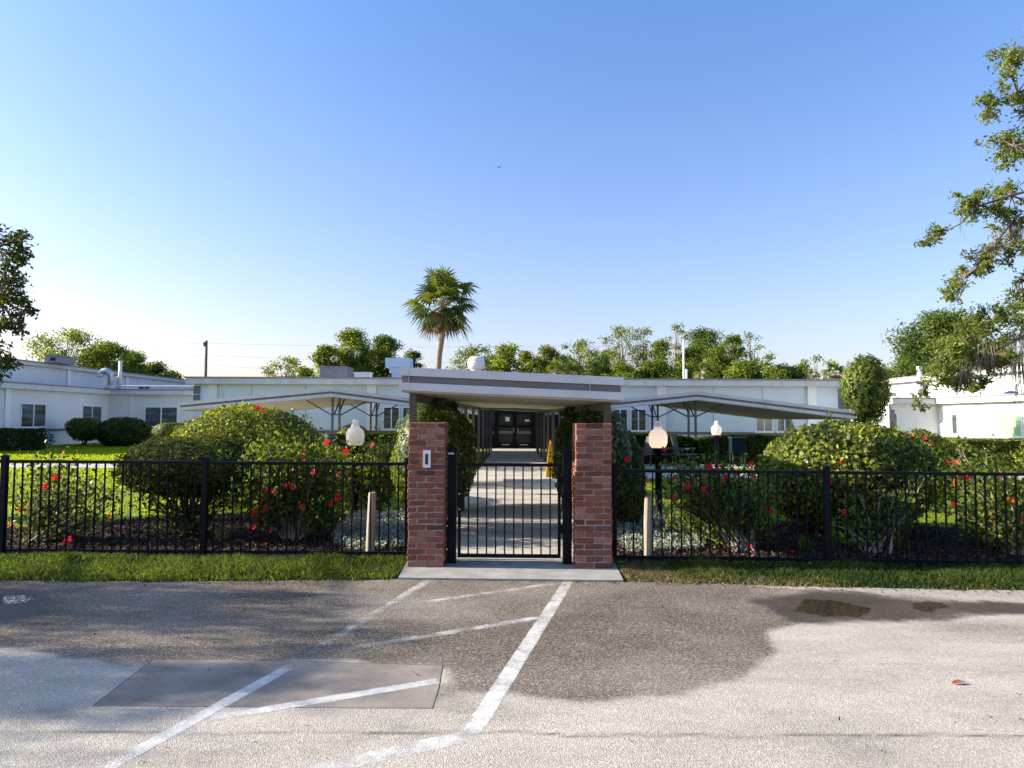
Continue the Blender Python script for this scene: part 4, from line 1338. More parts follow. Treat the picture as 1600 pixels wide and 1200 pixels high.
def hibiscus(name, label, x, y, tips, n_leaf, size, seed, base=None, stem='twig', mat='leaf_hib', group='hibiscus shrubs in the beds', spread=.13, start=.35):
    r = np.random.default_rng(seed); rr = random.Random(seed)
    base = base or (x, y, -.02)
    t = thing(name, label, 'shrub', (x, y, 0), group)
    mb = MB()
    P_, O_ = [], []
    per = max(1, n_leaf // len(tips))
    for tp in tips:
        b_ = Vector(base) + Vector((rr.uniform(-.15, .15), rr.uniform(-.12, .12), 0))
        tp = Vector(tp)
        mid = b_.lerp(tp, .5) + Vector((rr.uniform(-1, 1), rr.uniform(-1, 1), 0)) * .12
        pts = [b_, b_.lerp(mid, .6), mid, mid.lerp(tp, .55) + Vector((0, 0, .03)), tp]
        mb.tube(pts, [.013, .011, .009, .006, .003], 5, cap=False)
        A = np.array(pts)
        u = start + (1 - start) * r.random(per) ** .8
        idx = np.clip((u * 4).astype(int), 0, 3); f = (u * 4 - idx)[:, None]
        q = A[idx] * (1 - f) + A[idx + 1] * f
        off = r.normal(size=(per, 3)) * spread * (0.5 + (u[:, None]) * .6)
        P_.append(q + off); O_.append(unit(off + np.array([0, 0, .06])))
    p, o = np.concatenate(P_), np.concatenate(O_)
    keep = p[:, 2] > .05
    p, o = p[keep], o[keep]
    tint = .45 + .45 * fbm(p * 2.0, seed + 5, 2) + .25 * r.normal(size=len(p))
    leaf_cloud('leaves', p, o, size, M[mat], t, tint, .62, .7, seed, .25)
    mb.build('stems', M[stem], t)
    return t


# flowers (a few shapes shared by all)
def flower_mesh(seed, mat):
    r = random.Random(seed)
    V, F, T = [], [], []
    for k in range(5):
        a = 2 * math.pi * k / 5 + r.uniform(-.15, .15)
        L = r.uniform(.85, 1.1)
        u = Vector((math.cos(a), math.sin(a), 0)); w = Vector((-math.sin(a), math.cos(a), 0))
        b_ = len(V)
        for (dl, dw, dz) in ((.08, 0, -.25), (.5, -.40, .12), (.55, 0, -.02), (.5, .40, .05), (1.0, -.26, .05), (1.05, .02, -.12), (1.0, .3, .1)):
            p = u * dl * L + w * dw + Vector((0, 0, dz + r.uniform(-.05, .05)))
            V.append(tuple(p))
        F += [(b_, b_ + 1, b_ + 2), (b_, b_ + 2, b_ + 3), (b_ + 1, b_ + 4, b_ + 5), (b_ + 1, b_ + 5, b_ + 2), (b_ + 2, b_ + 5, b_ + 6), (b_ + 2, b_ + 6, b_ + 3)]
    b_ = len(V)
    for (x, y, z) in ((.04, 0, -.2), (-.04, .03, -.2), (-.02, -.04, -.2), (.02, .02, .8)):
        V.append((x, y, z))
    F += [(b_, b_ + 1, b_ + 3), (b_ + 1, b_ + 2, b_ + 3), (b_ + 2, b_, b_ + 3)]
    me = bpy.data.meshes.new('flower')
    me.from_pydata(V, [], F)
    a = me.attributes.new('tint', 'FLOAT', 'POINT')
    a.data.foreach_set('value', [r.random() for _ in V])
    me.materials.append(mat)
    return me


FLW = [flower_mesh(k, M['petal']) for k in range(4)]
FLO = [flower_mesh(10 + k, M['petal_or']) for k in range(2)]
frr = random.Random(5)


def flower(parent, px, py, Y, rad=.062, orange=False):
    p = P(px, py, Y)
    o = link('flower', frr.choice(FLO if orange else FLW), parent, p)
    q = Vector((frr.uniform(-1.1, 1.1), -1, frr.uniform(-.7, 1.0))).normalized().to_track_quat('Z', 'Y')
    o.rotation_mode = 'QUATERNION'
    o.rotation_quaternion = q
    o.scale = (rad * .85 * frr.uniform(.8, 1.15),) * 3
    return o


def px_tips(lst, Y, jit=.25, seed=0, copies=1):
    rr = random.Random(seed); out = []
    for (px, py) in lst:
        for k in range(copies):
            p = P(px + rr.uniform(-9, 9) * (k > 0), py + rr.uniform(-4, 14) * (k > 0), Y + rr.uniform(-jit, jit))
            out.append(p)
    return out


# --- left bed
dk = dome_shrub('round_shrub', 'dark rounded shrub on bare stems behind the left fence', 'shrub', (-4.75, 10.6, 1.0), (1.02, .95, .47), 15000, .062, M['leaf_dark'], 31, .55, nst=26, bumpy=.16, aspect=.42)
hb = hibiscus('leafy_shrub', 'loose leafy skirt of a shrub under the dark rounded one', -4.7, 10.5, px_tips([(215, 770), (250, 760), (290, 790), (330, 770), (370, 765), (260, 800), (340, 800)], 10.3, .5, 3, 2), 1500, .06, 33, stem='darktwig', mat='leaf_dark', group=None)
bigd = dome_shrub('dome_shrub', 'large clipped domed shrub with yellow green top left of the gate', 'shrub', (-5.55, 15.0, .92), (1.62, 1.5, 1.08), 30000, .07, M['leaf_lime'], 35, .1, bumpy=.075, sprigs=16, tcl=.55)
flower(bigd, 402, 637, 13.9, .06); flower(bigd, 412, 643, 13.8, .05)
h1 = hibiscus('hibiscus_shrub', 'red flowered hibiscus in the left bed between fence post and lamp', -3.1, 10.2,
              px_tips([(400, 700), (420, 690), (445, 694), (470, 690), (495, 700), (515, 705), (410, 730), (440, 735), (470, 740), (500, 745), (530, 730), (420, 780), (460, 790), (500, 790), (390, 760), (540, 760)], 10.2, .5, 7, 3), 7500, .078, 37)
for q in ((473, 708), (474, 717), (489, 738), (528, 741), (526, 777), (422, 829), (414, 854), (415, 767), (408, 781), (417, 793), (397, 800), (458, 762), (467, 740), (516, 788), (473, 792), (449, 757), (396, 823), (426, 766), (510, 691)):
    flower(h1, q[0], q[1], 9.7, frr.uniform(.038, .072))
h2 = hibiscus('hibiscus_shrub', 'sparse red flowered hibiscus at the far left of the bed', -6.6, 10.0,
              px_tips([(60, 740), (75, 720), (100, 712), (112, 716), (50, 770), (85, 760), (118, 750), (140, 760), (160, 745), (175, 770), (20, 760), (130, 790), (70, 800), (150, 800), (200, 760)], 10.0, .4, 9, 2), 2600, .066, 41, start=.2, mat='leaf_ivy')
for q, rd in (((99, 707), .05), ((93, 742), .055), ((85, 746), .05), ((106, 845), .085), ((32, 797), .05), ((14, 820), .05), ((70, 760), .05), ((171, 807), .055)):
    flower(h2, q[0], q[1], 9.5 if q[1] < 830 else 9.15, rd, q[0] == 14)
h3 = hibiscus('hibiscus_shrub', 'tall hibiscus with back-lit yellow green leaf colour around the left lamp post', -2.5, 12.8,
              px_tips([(510, 695), (520, 690), (545, 705), (575, 690), (590, 700), (600, 685), (615, 690), (625, 700), (535, 720), (560, 725), (595, 725), (620, 730), (500, 720), (610, 712)], 12.9, .5, 11, 3), 4600, .082, 43, start=.15, mat='leaf_lime')  # lighter lime leaf colour stands in for back-lighting here
for q, o_ in (((541, 709), 1), ((511, 710), 1), ((581, 696), 0), ((540, 705), 0)):
    flower(h3, q[0], q[1], 12.2, .06, bool(o_))
# --- right bed
bigr = dome_shrub('dome_shrub', 'large glossy leaved domed shrub behind the right fence', 'shrub', (5.2, 11.1, .86), (1.34, 1.2, .84), 25000, .082, M['leaf_glossy'], 51, .1, stem='twig', nst=20, bumpy=.075, sprigs=10, tcl=.5, aspect=.6)
for q in ((1297, 752), (1450 - 136, 722)):
    flower(bigr, q[0], q[1], 9.85, .055)
h4 = hibiscus('hibiscus_shrub', 'red flowered hibiscus on pale spreading stems right of the lamp', 3.0, 9.9,
              px_tips([(1045, 745), (1062, 725), (1080, 722), (1100, 735), (1120, 730), (1140, 735), (1165, 735), (1185, 745), (1050, 790), (1075, 770), (1110, 775), (1140, 780), (1175, 775), (1195, 795), (1210, 760), (1060, 810)], 9.9, .45, 13, 3), 5800, .07, 53, base=(3.05, 9.45, -.02))
for q in ((1108, 729), (1173, 726), (1132, 747), (1179, 746), (1010, 751), (1099, 766), (1076, 760), (1050, 777), (1051, 748), (1150, 740), (1202, 798), (1172, 853), (1239, 864), (980, 718), (1037, 702), (1120, 735)):
    flower(h4, q[0], q[1], 9.25, frr.uniform(.04, .062))
h5 = hibiscus('hibiscus_shrub', 'tall open hibiscus with red and yellow blooms at far right', 6.7, 9.7,
              px_tips([(1482, 722), (1495, 700), (1525, 720), (1540, 712), (1560, 730), (1580, 735), (1600, 740), (1500, 760), (1530, 770), (1570, 780), (1590, 790), (1490, 790), (1520, 810), (1560, 830), (1600, 830), (1550, 760)], 9.7, .4, 17, 3), 4400, .075, 57, base=(6.6, 9.3, -.02), start=.2)
for q, o_ in (((1482, 722), 0), ((1490, 788), 0), ((1551, 808), 0), ((1494, 722), 1), ((1491, 754), 1), ((1510, 745), 0), ((1580, 781), 1), ((1600, 810), 0), ((1561, 745), 1)):
    flower(h5, q[0], q[1], 9.2, .055, bool(o_))
h6 = dome_shrub('flowering_shrub', 'dark shrub topped with red blooms right of the glossy dome', 'shrub', (8.0, 14.0, .75), (.85, .8, .80), 7000, .075, M['leaf_hib'], 61, .1)
for q in ((1387, 678), (1398, 677), (1407, 679), (1416, 678), (1425, 680), (1439, 676), (1445, 686), (1458, 694)):
    flower(h6, q[0], q[1], 13.5, .055, q[0] in (1416, 1425))
h7 = hibiscus('leafy_shrub', 'thin leafy undergrowth below the glossy domed shrub', 5.0, 9.8, px_tips([(1320, 790), (1345, 770), (1375, 775), (1400, 770), (1420, 760), (1440, 740), (1300, 810), (1360, 810), (1400, 800), (1430, 790)], 9.8, .35, 19, 2), 1500, .07, 63, base=(4.75, 9.35, -.02), start=.25, group=None)
for q in ((1400, 797), (1318, 800), (1370, 787)):
    flower(h7, q[0], q[1], 9.3, .045)


# climbing shrubs along the entrance canopy
def climber(label, c, rad, n, seed, mat='leaf_ivy'):
    return dome_shrub('climbing_shrub', label, 'shrub', c, rad, n, .07, M[mat], seed, .04, nst=10, bumpy=.2, group=None, tcl=.6, aspect=.65)


climber('leafy climber over the canopy post just behind the left pillar', (-1.28, 11.0, 1.12), (.52, .80, .95), 9000, 71)
climber('leafy climber edging the left side of the walkway', (-1.18, 13.6, 1.02), (.50, .95, .98), 9500, 73)
climber('leafy climber over the canopy post just behind the right pillar', (1.36, 11.0, 1.05), (.48, .75, .92), 8500, 75)
climber('leafy climber edging the right side of the walkway', (1.26, 13.75, 1.0), (.46, .88, .95), 8500, 77)
climber('low leafy climber farther down the right of the walkway', (1.42, 16.6, .8), (.36, .9, .85), 5000, 79)
climber('leafy climber on the left canopy posts in the middle distance', (-1.62, 18.6, .85), (.36, 1.2, .85), 4200, 78)
climber('shaded leafy climber on the far left canopy posts', (-1.75, 25.2, .9), (.4, 2.0, .95), 4200, 82)
climber('shaded leafy climber on the far right canopy posts', (1.95, 24.5, .9), (.4, 2.4, .95), 4600, 84)
climber('narrow leafy climber between right pillar and lamp', (1.86, 11.4, .72), (.27, .4, .82), 3800, 81)

# silver ground cover, strap clumps
def silver(label, pts, n, seed):
    r = np.random.default_rng(seed)
    A = np.array(GP(pts))
    lo, hi = A.min(0), A.max(0)
    q = r.uniform(lo, hi, (n * 3, 2))
    q = q[poly_sd(q, [tuple(a) for a in A]) < .03][:n]
    h = .05 + .14 * np.clip(.5 + .8 * fbm(q * 4, seed), 0, 1)
    z = r.random(len(q)) * h + .02
    p = np.concatenate([q, z[:, None]], 1)
    o = unit(r.normal(size=p.shape) * .8 + np.array([0, 0, .8]))
    tint = .5 + .4 * fbm(p * 3, seed) + .25 * r.normal(size=len(p))
    ob = leaf_cloud('silver_groundcover', p, o, .05, M['leaf_silver'], None, tint, .4, .9, seed)
    return tag(ob, label, 'ground cover', None, 'stuff')


silver('silvery ground cover round the left wooden stake', [(520, 852), (540, 820), (575, 806), (632, 802), (634, 858), (560, 862)], 6000, 83)
silver('silvery ground cover round the right wooden stake', [(966, 850), (968, 816), (1000, 806), (1040, 812), (1080, 838), (1098, 858), (1040, 864), (980, 864)], 6000, 85)


def strap_clump(label, px, py, h, seed, mat='leaf_clump', n=70):
    g = G(px, py); r = np.random.default_rng(seed)
    V, F, T = [], [], []
    for k in range(n):
        a = r.uniform(0, 6.28); b_ = np.array([g.x, g.y, 0]) + r.normal(size=3) * np.array([.05, .05, 0])
        ln = h * r.uniform(.6, 1.1); out = r.uniform(.15, .7)
        d = np.array([math.cos(a), math.sin(a), 0]); w = np.array([-d[1], d[0], 0]) * .007
        i = len(V)
        for u in (0, .5, 1.0):
            c_ = b_ + d * ln * out * u ** 1.6 + np.array([0, 0, ln * (u - .35 * u * u)])
            V += [c_ - w * (1 - u * .8), c_ + w * (1 - u * .8)]
        F += [(i, i + 1, i + 3, i + 2), (i + 2, i + 3, i + 5, i + 4)]
        T += [r.random()] * 6
    o = np_mesh('strap_plant', np.array(V), np.array(F), 4, M[mat], None, np.array(T))
    return tag(o, label, 'plant', 'small strap leaved plants')


strap_clump('small strap leaved plant left of the right fence post', 1258, 858, .30, 91)
strap_clump('small strap leaved plant just right of the right fence post', 1308, 850, .24, 92)
strap_clump('silver strap leaved plant beside the right pillar', 982, 812, .32, 93, 'leaf_silver')
strap_clump('wispy dry plant low in the left bed near the fence post', 345, 845, .3, 94, 'drygrass', 50)
strap_clump('wispy dry plant at the far left of the bed', 60, 842, .3, 95, 'drygrass', 40)
strap_clump('small strap leaved plant under the glossy shrub', 1400, 856, .22, 96)


# ------------------------------------------------------------------ hedges and farther shrubs
def box_hedge(name, label, x0, x1, y0, y1, z0, z1, n, size, mat, seed, round_=.0, cat='hedge', group=None, arch=0.0):
    r = np.random.default_rng(seed)
    t = thing(name, label, cat, ((x0 + x1) / 2, (y0 + y1) / 2, 0), group)
    A = [(x1 - x0) * (y1 - y0), (x1 - x0) * (z1 - z0), (x1 - x0) * (z1 - z0) * .5, (y1 - y0) * (z1 - z0), (y1 - y0) * (z1 - z0)]
    A = np.array(A) / sum(A)
    f = r.choice(5, n, p=A)
    u = r.random((n, 3))
    p = np.array([x0, y0, z0]) + u * np.array([x1 - x0, y1 - y0, z1 - z0])
    o = np.zeros((n, 3))
    dep = .16 * r.random(n) ** 1.5
    for k, (ax, val, sg) in enumerate(((2, z1, 1), (1, y0, -1), (1, y1, 1), (0, x0, -1), (0, x1, 1))):
        m_ = f == k
        p[m_, ax] = val - sg * dep[m_]
        o[m_, ax] = sg
    ins = r.random(n) < .25
    p[ins] = np.array([x0 + .1, y0 + .1, z0]) + r.random((ins.sum(), 3)) * np.array([x1 - x0 - .2, y1 - y0 - .2, z1 - z0 - .1])
    if arch:
        q = (p[:, 0] - (x0 + x1) / 2) / ((x1 - x0) / 2)
        p[:, 2] *= 1 - arch * q ** 2
    p += .05 * np.stack([fbm(p * 2.5, seed + k, 2) for k in range(3)], 1)
    tint = .45 + .4 * fbm(p * 1.2, seed + 9, 2) + .25 * r.normal(size=n)
    leaf_cloud('leaves', p, o, size, mat, t, tint, .6, .8, seed)
    mb = MB()
    rr = random.Random(seed)
    for k in range(int(6 + (x1 - x0) * 2)):
        x = rr.uniform(x0 + .1, x1 - .1); y = rr.uniform(y0 + .1, y1 - .1)
        mb.tube([(x, y, -.02), (x + rr.uniform(-.1, .1), y, z1 * .5), (x + rr.uniform(-.2, .2), y, z1 * .8)], [.02, .015, .008], 5, cap=False)
    mb.build('stems', M['darktwig'], t)
    return t


G1 = 'clipped hedges below the canopies'
box_hedge('clipped_hedge', 'dark clipped hedge under the right canopy left of the double posts', 2.0, 6.95, 27.2, 28.2, .05, 1.20, 24000, .10, M['leaf_hedge'], 101, group=G1, arch=.14)
box_hedge('clipped_hedge', 'dark clipped hedge under the right canopy right of the double posts', 7.15, 11.6, 27.2, 28.2, .05, 1.16, 24000, .10, M['leaf_hedge'], 103, group=G1, arch=.16)
box_hedge('clipped_hedge', 'dark clipped hedge under the left canopy', -7.0, -1.9, 27.2, 28.2, .05, 1.16, 24000, .10, M['leaf_hedge'], 105, group=G1, arch=.05)
dome_shrub('round_shrub', 'small bright shrub under the left canopy behind the lamp globe', 'shrub', (-6.4, 28.6, .95), (.7, .5, .55), 2200, .12, M['leaf_lime'], 107, .1)
box_hedge('clipped_shrub', 'dark square clipped bush at the far left edge', -27.0, -24.2, 35.6, 37.0, .05, 1.12, 9000, .12, M['leaf_dark'], 109, cat='shrub')
dome_shrub('clipped_shrub', 'green mushroom clipped bush between the two left wing windows', 'shrub', (-25.9, 43.2, 1.05), (1.02, .95, .78), 4600, .14, M['leaf_hib'], 111, .3, flat=.72, bumpy=.25)
dome_shrub('dome_shrub', 'dark egg shaped bush in front of the left wing corner', 'shrub', (-23.2, 42.6, .78), (1.62, 1.3, .95), 9000, .13, M['leaf_dark'], 113, .05, bumpy=.17)
dome_shrub('clipped_shrub', 'small yellow green clipped bush at the left canopy end', 'shrub', (-18.6, 39.0, .9), (1.05, .8, .7), 3200, .12, M['leaf_lime'], 115, .1, flat=.7)
dome_shrub('twiggy_shrub', 'thin twiggy grey bush against the left wing base', 'shrub', (-26.9, 40.5, .45), (.95, .6, .5), 600, .10, M['leaf_dark'], 117, .05, nst=40, fill=.1)
box_hedge('hedge', 'loose yellow green hedge beyond the right path', 14.3, 18.6, 22.6, 24.2, .05, 1.12, 26000, .09, M['leaf_lime'], 119, cat='hedge')
dome_shrub('round_shrub', 'rounded yellow green bush at the right edge of the frame', 'shrub', (17.3, 22.6, .62), (1.5, .9, .68), 6000, .09, M['leaf_lime'], 121, .05)
# clipped columnar tree
t = thing('clipped_tree', 'dense oval clipped tree at the right end of the right canopy', 'tree', (15.2, 31.0, 0))
r = np.random.default_rng(131)
cc = (P(1353, 610, 31).x, 31.0, P(1353, 612, 31).z)
p, o = ellipsoid_pts(11000, cc, (.98, .95, 1.62), r, .5, None, 131, .30, 3.5)
tint = .45 + .6 * fbm(p * 1.6, 3, 2) + .25 * r.normal(size=len(p))
leaf_cloud('crown', p, o, .15, M['leaf_hib'], t, tint, .6, 1.4, 131)
MB().tube([(cc[0], 31, -.05), (cc[0], 31, 1.6), (cc[0], 31, cc[2] + .8)], [.09, .08, .03], 7).build('trunk', M['bark'], t)


# ------------------------------------------------------------------ trees
def tree(name, label, px, ptop, wpx, Y, seed, mat='leaf_far', dens=1.0, leaf=.34, zlow=.28, sparse=False, vine=False, group='trees beyond the roofs', bark='bark', clump=.24):
    """a tree with limbs that carry leaf clumps; px/ptop/wpx: where its axis, top and half width show"""
    r = np.random.default_rng(seed); rr = random.Random(seed)
    top = P(px, ptop, Y)
    hw = wpx * Y / FPX * (1.25 if sparse else 1.0)
    H = top.z
    t = thing(name, label, 'tree', (top.x, Y, 0), group)
    mb = MB()
    lean = rr.uniform(-.06, .06) * H
    tr0 = (.022 if sparse else .028) * H
    spine = [Vector((top.x + lean * math.sin(u * 2.2) * .5 + rr.uniform(-.02, .02) * H * u, Y + rr.uniform(-.02, .02) * H * u, H * u * .93)) for u in (0, .2, .4, .6, .8, 1.0)]
    mb.tube(spine, [tr0, tr0 * .85, tr0 * .7, tr0 * .5, tr0 * .3, tr0 * .1], 7)
    ncl = int((34 if not sparse else 26) * max(.8, min(1.9, hw / 2.0)))
    P_, O_, T_ = [], [], []
    for k in range(ncl):
        u = zlow + (1 - zlow) * (k + rr.random()) / ncl
        w_ = (u - zlow) / (1 - zlow)
        prof = min(1.0, .55 + 1.6 * w_) * max(0.12, 1 - max(0, (w_ - .62) / .42) ** 2.2)
        a = rr.uniform(0, 6.28)
        rad = hw * prof * rr.random() ** .6
        c_ = Vector((spine[0].x + lean * math.sin(u * 2.2) * .5 + math.cos(a) * rad, Y + math.sin(a) * rad, H * min(u, .965)))
        si = max(0.12, u - .25 - .15 * rr.random())
        idx = min(4, int(si * 5)); f = si * 5 - idx
        s0 = spine[idx].lerp(spine[idx + 1], f)
        mid = s0.lerp(c_, .55) + Vector((0, 0, -.05 * H * rr.random()))
        mb.tube([s0, mid, c_], [tr0 * .24, tr0 * .14, tr0 * .05], 5, cap=False)
        cr = (hw * clump * rr.uniform(.8, 1.6) + .25) * (1.15 if not sparse else .75)
        n = int(dens * (120 if not sparse else 70) * max(.5, min(3.0, (cr / .6) ** 1.7)))
        d = unit(r.normal(size=(n, 3)))
        kk = r.random(n) ** .6 * (1 + .35 * fbm(d * 2.5 + k * 3.3, seed + k, 2))
        q = d * kk[:, None] * np.array([cr * 1.25, cr * 1.25, cr * .8]) + np.array(c_)
        P_.append(q); O_.append(unit(d + np.array([0, 0, .5]))); T_.append(np.full(n, .5 + rr.uniform(-.28, .28)))
    p, o, tt = np.concatenate(P_), np.concatenate(O_), np.concatenate(T_)
    if vine:
        n = 900
        u = r.random(n)
        zz = H * (.12 + .72 * u)
        an = r.uniform(0, 6.28, n); ra = hw * .34 * r.random(n) ** .5 * (1.2 - .6 * u)
        q = np.stack([spine[0].x + np.cos(an) * ra, Y + np.sin(an) * ra, zz], 1)
        leaf_cloud('vines', q, unit(np.stack([np.cos(an), np.sin(an), 0 * an], 1) + .01), leaf * 1.1, M['leaf_vine'], t, r.random(n), .4, .8, seed + 1, .8)
    tint = tt + .22 * r.normal(size=len(p))
    leaf_cloud('crown', p, o, leaf, M[mat], t, tint, .55, 1.0, seed)
    mb.build('trunk', M[bark], t)
    return t


TR = [
    # px, top, half width, Y, material, dens, sparse, vine, label
    (112, 518, 46, 80, 'leaf_far', .8, True, 0, 'wispy pale green tree behind the left wing air conditioner'),
    (170, 538, 34, 84, 'leaf_far', 1.0, False, 0, 'bushy green tree right of the wispy one beyond the left wing'),
    (208, 553, 26, 88, 'leaf_far', 1.1, False, 0, 'rounded green tree above the white vent pipe'),
    (246, 570, 22, 92, 'leaf_fardark', 1.1, False, 0, 'low dark tree at the far end of the left wing roof'),
    (272, 581, 14, 96, 'leaf_fardark', 1.1, False, 0, 'tiny dark treetop left of the utility pole'),
    (448, 558, 24, 82, 'leaf_far', .9, True, 0, 'loose low tree left of the purplish roof cabinet'),
    (478, 574, 18, 80, 'leaf_far', 1.0, False, 0, 'small bush top beside the purplish roof cabinet'),
    (512, 540, 20, 78, 'leaf_far', 1.0, False, 0, 'yellow green tree behind the purplish roof cabinet'),
    (552, 517, 30, 80, 'leaf_far', 1.1, False, 0, 'tall bright green tree left of the palm'),
    (598, 528, 30, 84, 'leaf_fardark', 1.2, False, 0, 'full dark green tree behind the pale blue duct'),
    (648, 549, 16, 88, 'leaf_fardark', 1.3, False, 0, 'small dark round tree just left of the palm trunk'),
    (745, 541, 34, 78, 'leaf_oak', .7, True, 0, 'thin open tree behind the turbine vent'),
    (795, 540, 24, 76, 'leaf_far', 1.0, False, 0, 'fresh green tree right of the turbine vent'),
    (826, 550, 18, 80, 'leaf_far', 1.1, False, 0, 'narrow green tree second right of the turbine vent'),
    (852, 543, 19, 82, 'leaf_oak', 1.1, False, 0, 'olive tree above the middle of the entrance canopy'),
    (908, 532, 30, 84, 'leaf_oak', .7, True, 0, 'thin open tree left of the tall branchy trees'),
    (936, 566, 24, 74, 'leaf_fardark', 1.3, False, 0, 'dense dark bush at the right end of the entrance canopy roof'),
    (968, 510, 28, 86, 'leaf_oak', .65, True, 0, 'tall open branchy tree leftmost of the tall group'),
    (1008, 511, 22, 88, 'leaf_oak', .7, True, 1, 'tall tree wrapped in brown vines left of the white pole'),
    (1055, 505, 20, 90, 'leaf_oak', .75, True, 0, 'tallest slim tree just behind the white pole'),
    (1032, 532, 18, 84, 'leaf_oak', .9, False, 1, 'viny tree between the tall slim trees'),
    (1100, 516, 28, 88, 'leaf_fardark', .9, False, 0, 'round headed pine like tree right of the white pole'),
    (1142, 524, 16, 82, 'leaf_far', 1.0, False, 1, 'brown vine draped tree right of the round headed one'),
    (1122, 545, 22, 78, 'leaf_far', 1.1, False, 0, 'bright green lower tree before the vine draped one'),
    (1178, 518, 18, 86, 'leaf_far', .6, True, 0, 'slender leaning tree with feathery top at right'),
    (1200, 552, 20, 84, 'leaf_far', .7, True, 0, 'sparse feathery low tree right of the slender one'),
    (1225, 574, 26, 86, 'leaf_fardark', 1.2, False, 0, 'low dark green tree left of the pale sapling'),
    (1274, 556, 20, 74, 'leaf_far', .7, True, 0, 'pale green sapling near the clipped oval tree'),
    (1388, 578, 18, 80, 'leaf_fardark', 1.2, False, 0, 'low tree peeping over the right wing roof'),
    (975, 570, 26, 72, 'leaf_far', 1.2, False, 0, 'low yellow green thicket tree right of the canopy roof'),
    (1020, 566, 26, 73, 'leaf_far', 1.2, False, 0, 'low leafy tree left of the white pole base'),
    (1060, 572, 24, 72, 'leaf_far', 1.2, False, 0, 'low leafy tree around the white pole base'),
    (1165, 566, 26, 74, 'leaf_far', 1.2, False, 0, 'low leafy tree under the slender leaning one'),
    (716, 560, 20, 78, 'leaf_oak', .7, True, 0, 'small thin tree just right of the palm trunk'),
    (772, 556, 20, 84, 'leaf_fardark', 1.0, False, 0, 'dark green tree between the turbine vent and the fresh green tree'),
    (880, 556, 22, 86, 'leaf_far', 1.0, False, 0, 'green tree behind the low bright fan palm'),
    (946, 548, 22, 92, 'leaf_fardark', 1.0, False, 0, 'dark tree between the thin open tree and the tall branchy ones'),
    (1082, 540, 20, 84, 'leaf_far', 1.0, False, 0, 'mid height green tree just right of the white pole'),
    (1250, 572, 18, 88, 'leaf_far', .8, False, 0, 'low tree between the dark green one and the pale sapling'),
    (1205, 578, 22, 72, 'leaf_far', 1.2, False, 0, 'low yellow green tree left of the low dark one'),
]
for i, (px, pt, hw, Y, mt, dn, sp, vn, lb) in enumerate(TR):
    tree('tree', lb, px, pt, hw, Y, 200 + i, mt, dn, (.28 if not sp else .26), (.45 if not sp else .5), sp, bool(vn), bark='palebark' if sp else 'bark')
tree('oak_tree', 'large dense dark oak behind the right wing roof', 1478, 494, 74, 62, 260, 'leaf_fardark', 1.6, .26, .25, group=None, clump=.20)


# fan palms
def fan_palm(name, label, base, trunk, crown_c, rad, nfr, seed, ndead=0, blade=.05, mat='leaf_palm', nb=18, group=None, upward=0.0):
    r = random.Random(seed)
    t = thing(name, label, 'palm tree', base, group)
    MB().tube(trunk[0], trunk[1], 9).build('trunk', M['palebark'], t, True)
    def fronds(pname, n, el0, el1, mt, sc, sd):
        V, F, T = [], [], []
        pet = MB()
        rr = random.Random(sd)
        for k in range(n):
            az = 2.399963 * k + rr.uniform(-.3, .3)
            el = el0 + (el1 - el0) * ((k + rr.random()) / n)
            d = Vector((math.cos(az) * math.cos(el), math.sin(az) * math.cos(el), math.sin(el)))
            c0 = Vector(crown_c)
            pl = rad * .56 * sc * rr.uniform(.55, 1.1)
            h = c0 + d * pl + Vector((0, 0, -.06 * pl))
            pet.tube([c0 + d * .1, c0.lerp(h, .6) + Vector((0, 0, .03)), h], [.03 * rad / 2.5, .022 * rad / 2.5, .014 * rad / 2.5], 4, cap=False)
            droop_ = rr.uniform(.0, .42)
            pd_ = d
            d = (d * .8 + Vector((0, 0, -droop_ * math.cos(el)))).normalized()
            side = pd_.cross(Vector((0, 0, 1)))
            side = side.normalized() if side.length > .05 else Vector((1, 0, 0))
            up = side.cross(d).normalized()
            ro_ = rr.uniform(-.8, .8)
            side, up = (side * math.cos(ro_) + up * math.sin(ro_)).normalized(), (up * math.cos(ro_) - side * math.sin(ro_)).normalized()
            tn = rr.uniform(.1, .9)
            for j in range(nb):
                ph = (j / (nb - 1) - .5) * 4.2
                fd = (d * math.cos(ph) + side * math.sin(ph) + up * (.18 - .1 * abs(ph))).normalized()
                L = rad * .46 * sc * (1 - .16 * abs(ph)) * rr.uniform(.85, 1.1)
                w = fd.cross(up).normalized() * blade * rad / 2.5 * 1.3
                i = len(V)
                m_ = h + fd * L * .55
                e_ = h + fd * L - Vector((0, 0, L * rr.uniform(.12, .4)))
                V += [h - w * .3, h + w * .3, m_ + w, m_ - w, e_]
                F += [(i, i + 1, i + 2, i + 3), (i + 3, i + 2, i + 4, i + 4)]
                T += [tn + rr.uniform(-.15, .15)] * 5
        V = np.array([tuple(p) for p in V]); T = np.array(T)
        q = np.array([f for f in F if len(set(f)) == 4]); tri = np.array([f[:3] for f in F if len(set(f)) == 3])
        tr_ = np.concatenate([q[:, [0, 1, 2]], q[:, [0, 2, 3]], tri])
        o = np_mesh(pname, V, tr_, 3, M[mt], t, np.clip(T, 0, 1))
        pet.build('petioles' if mt == mat else 'dead_petioles', M['twig'], t)
    fronds('fronds', nfr, R(-55 + upward), R(88), mat, 1.0, seed)
    if ndead:
        fronds('dead_fronds', ndead, R(-80), R(-40), 'leaf_deadpalm', .82, seed + 1)
    return t


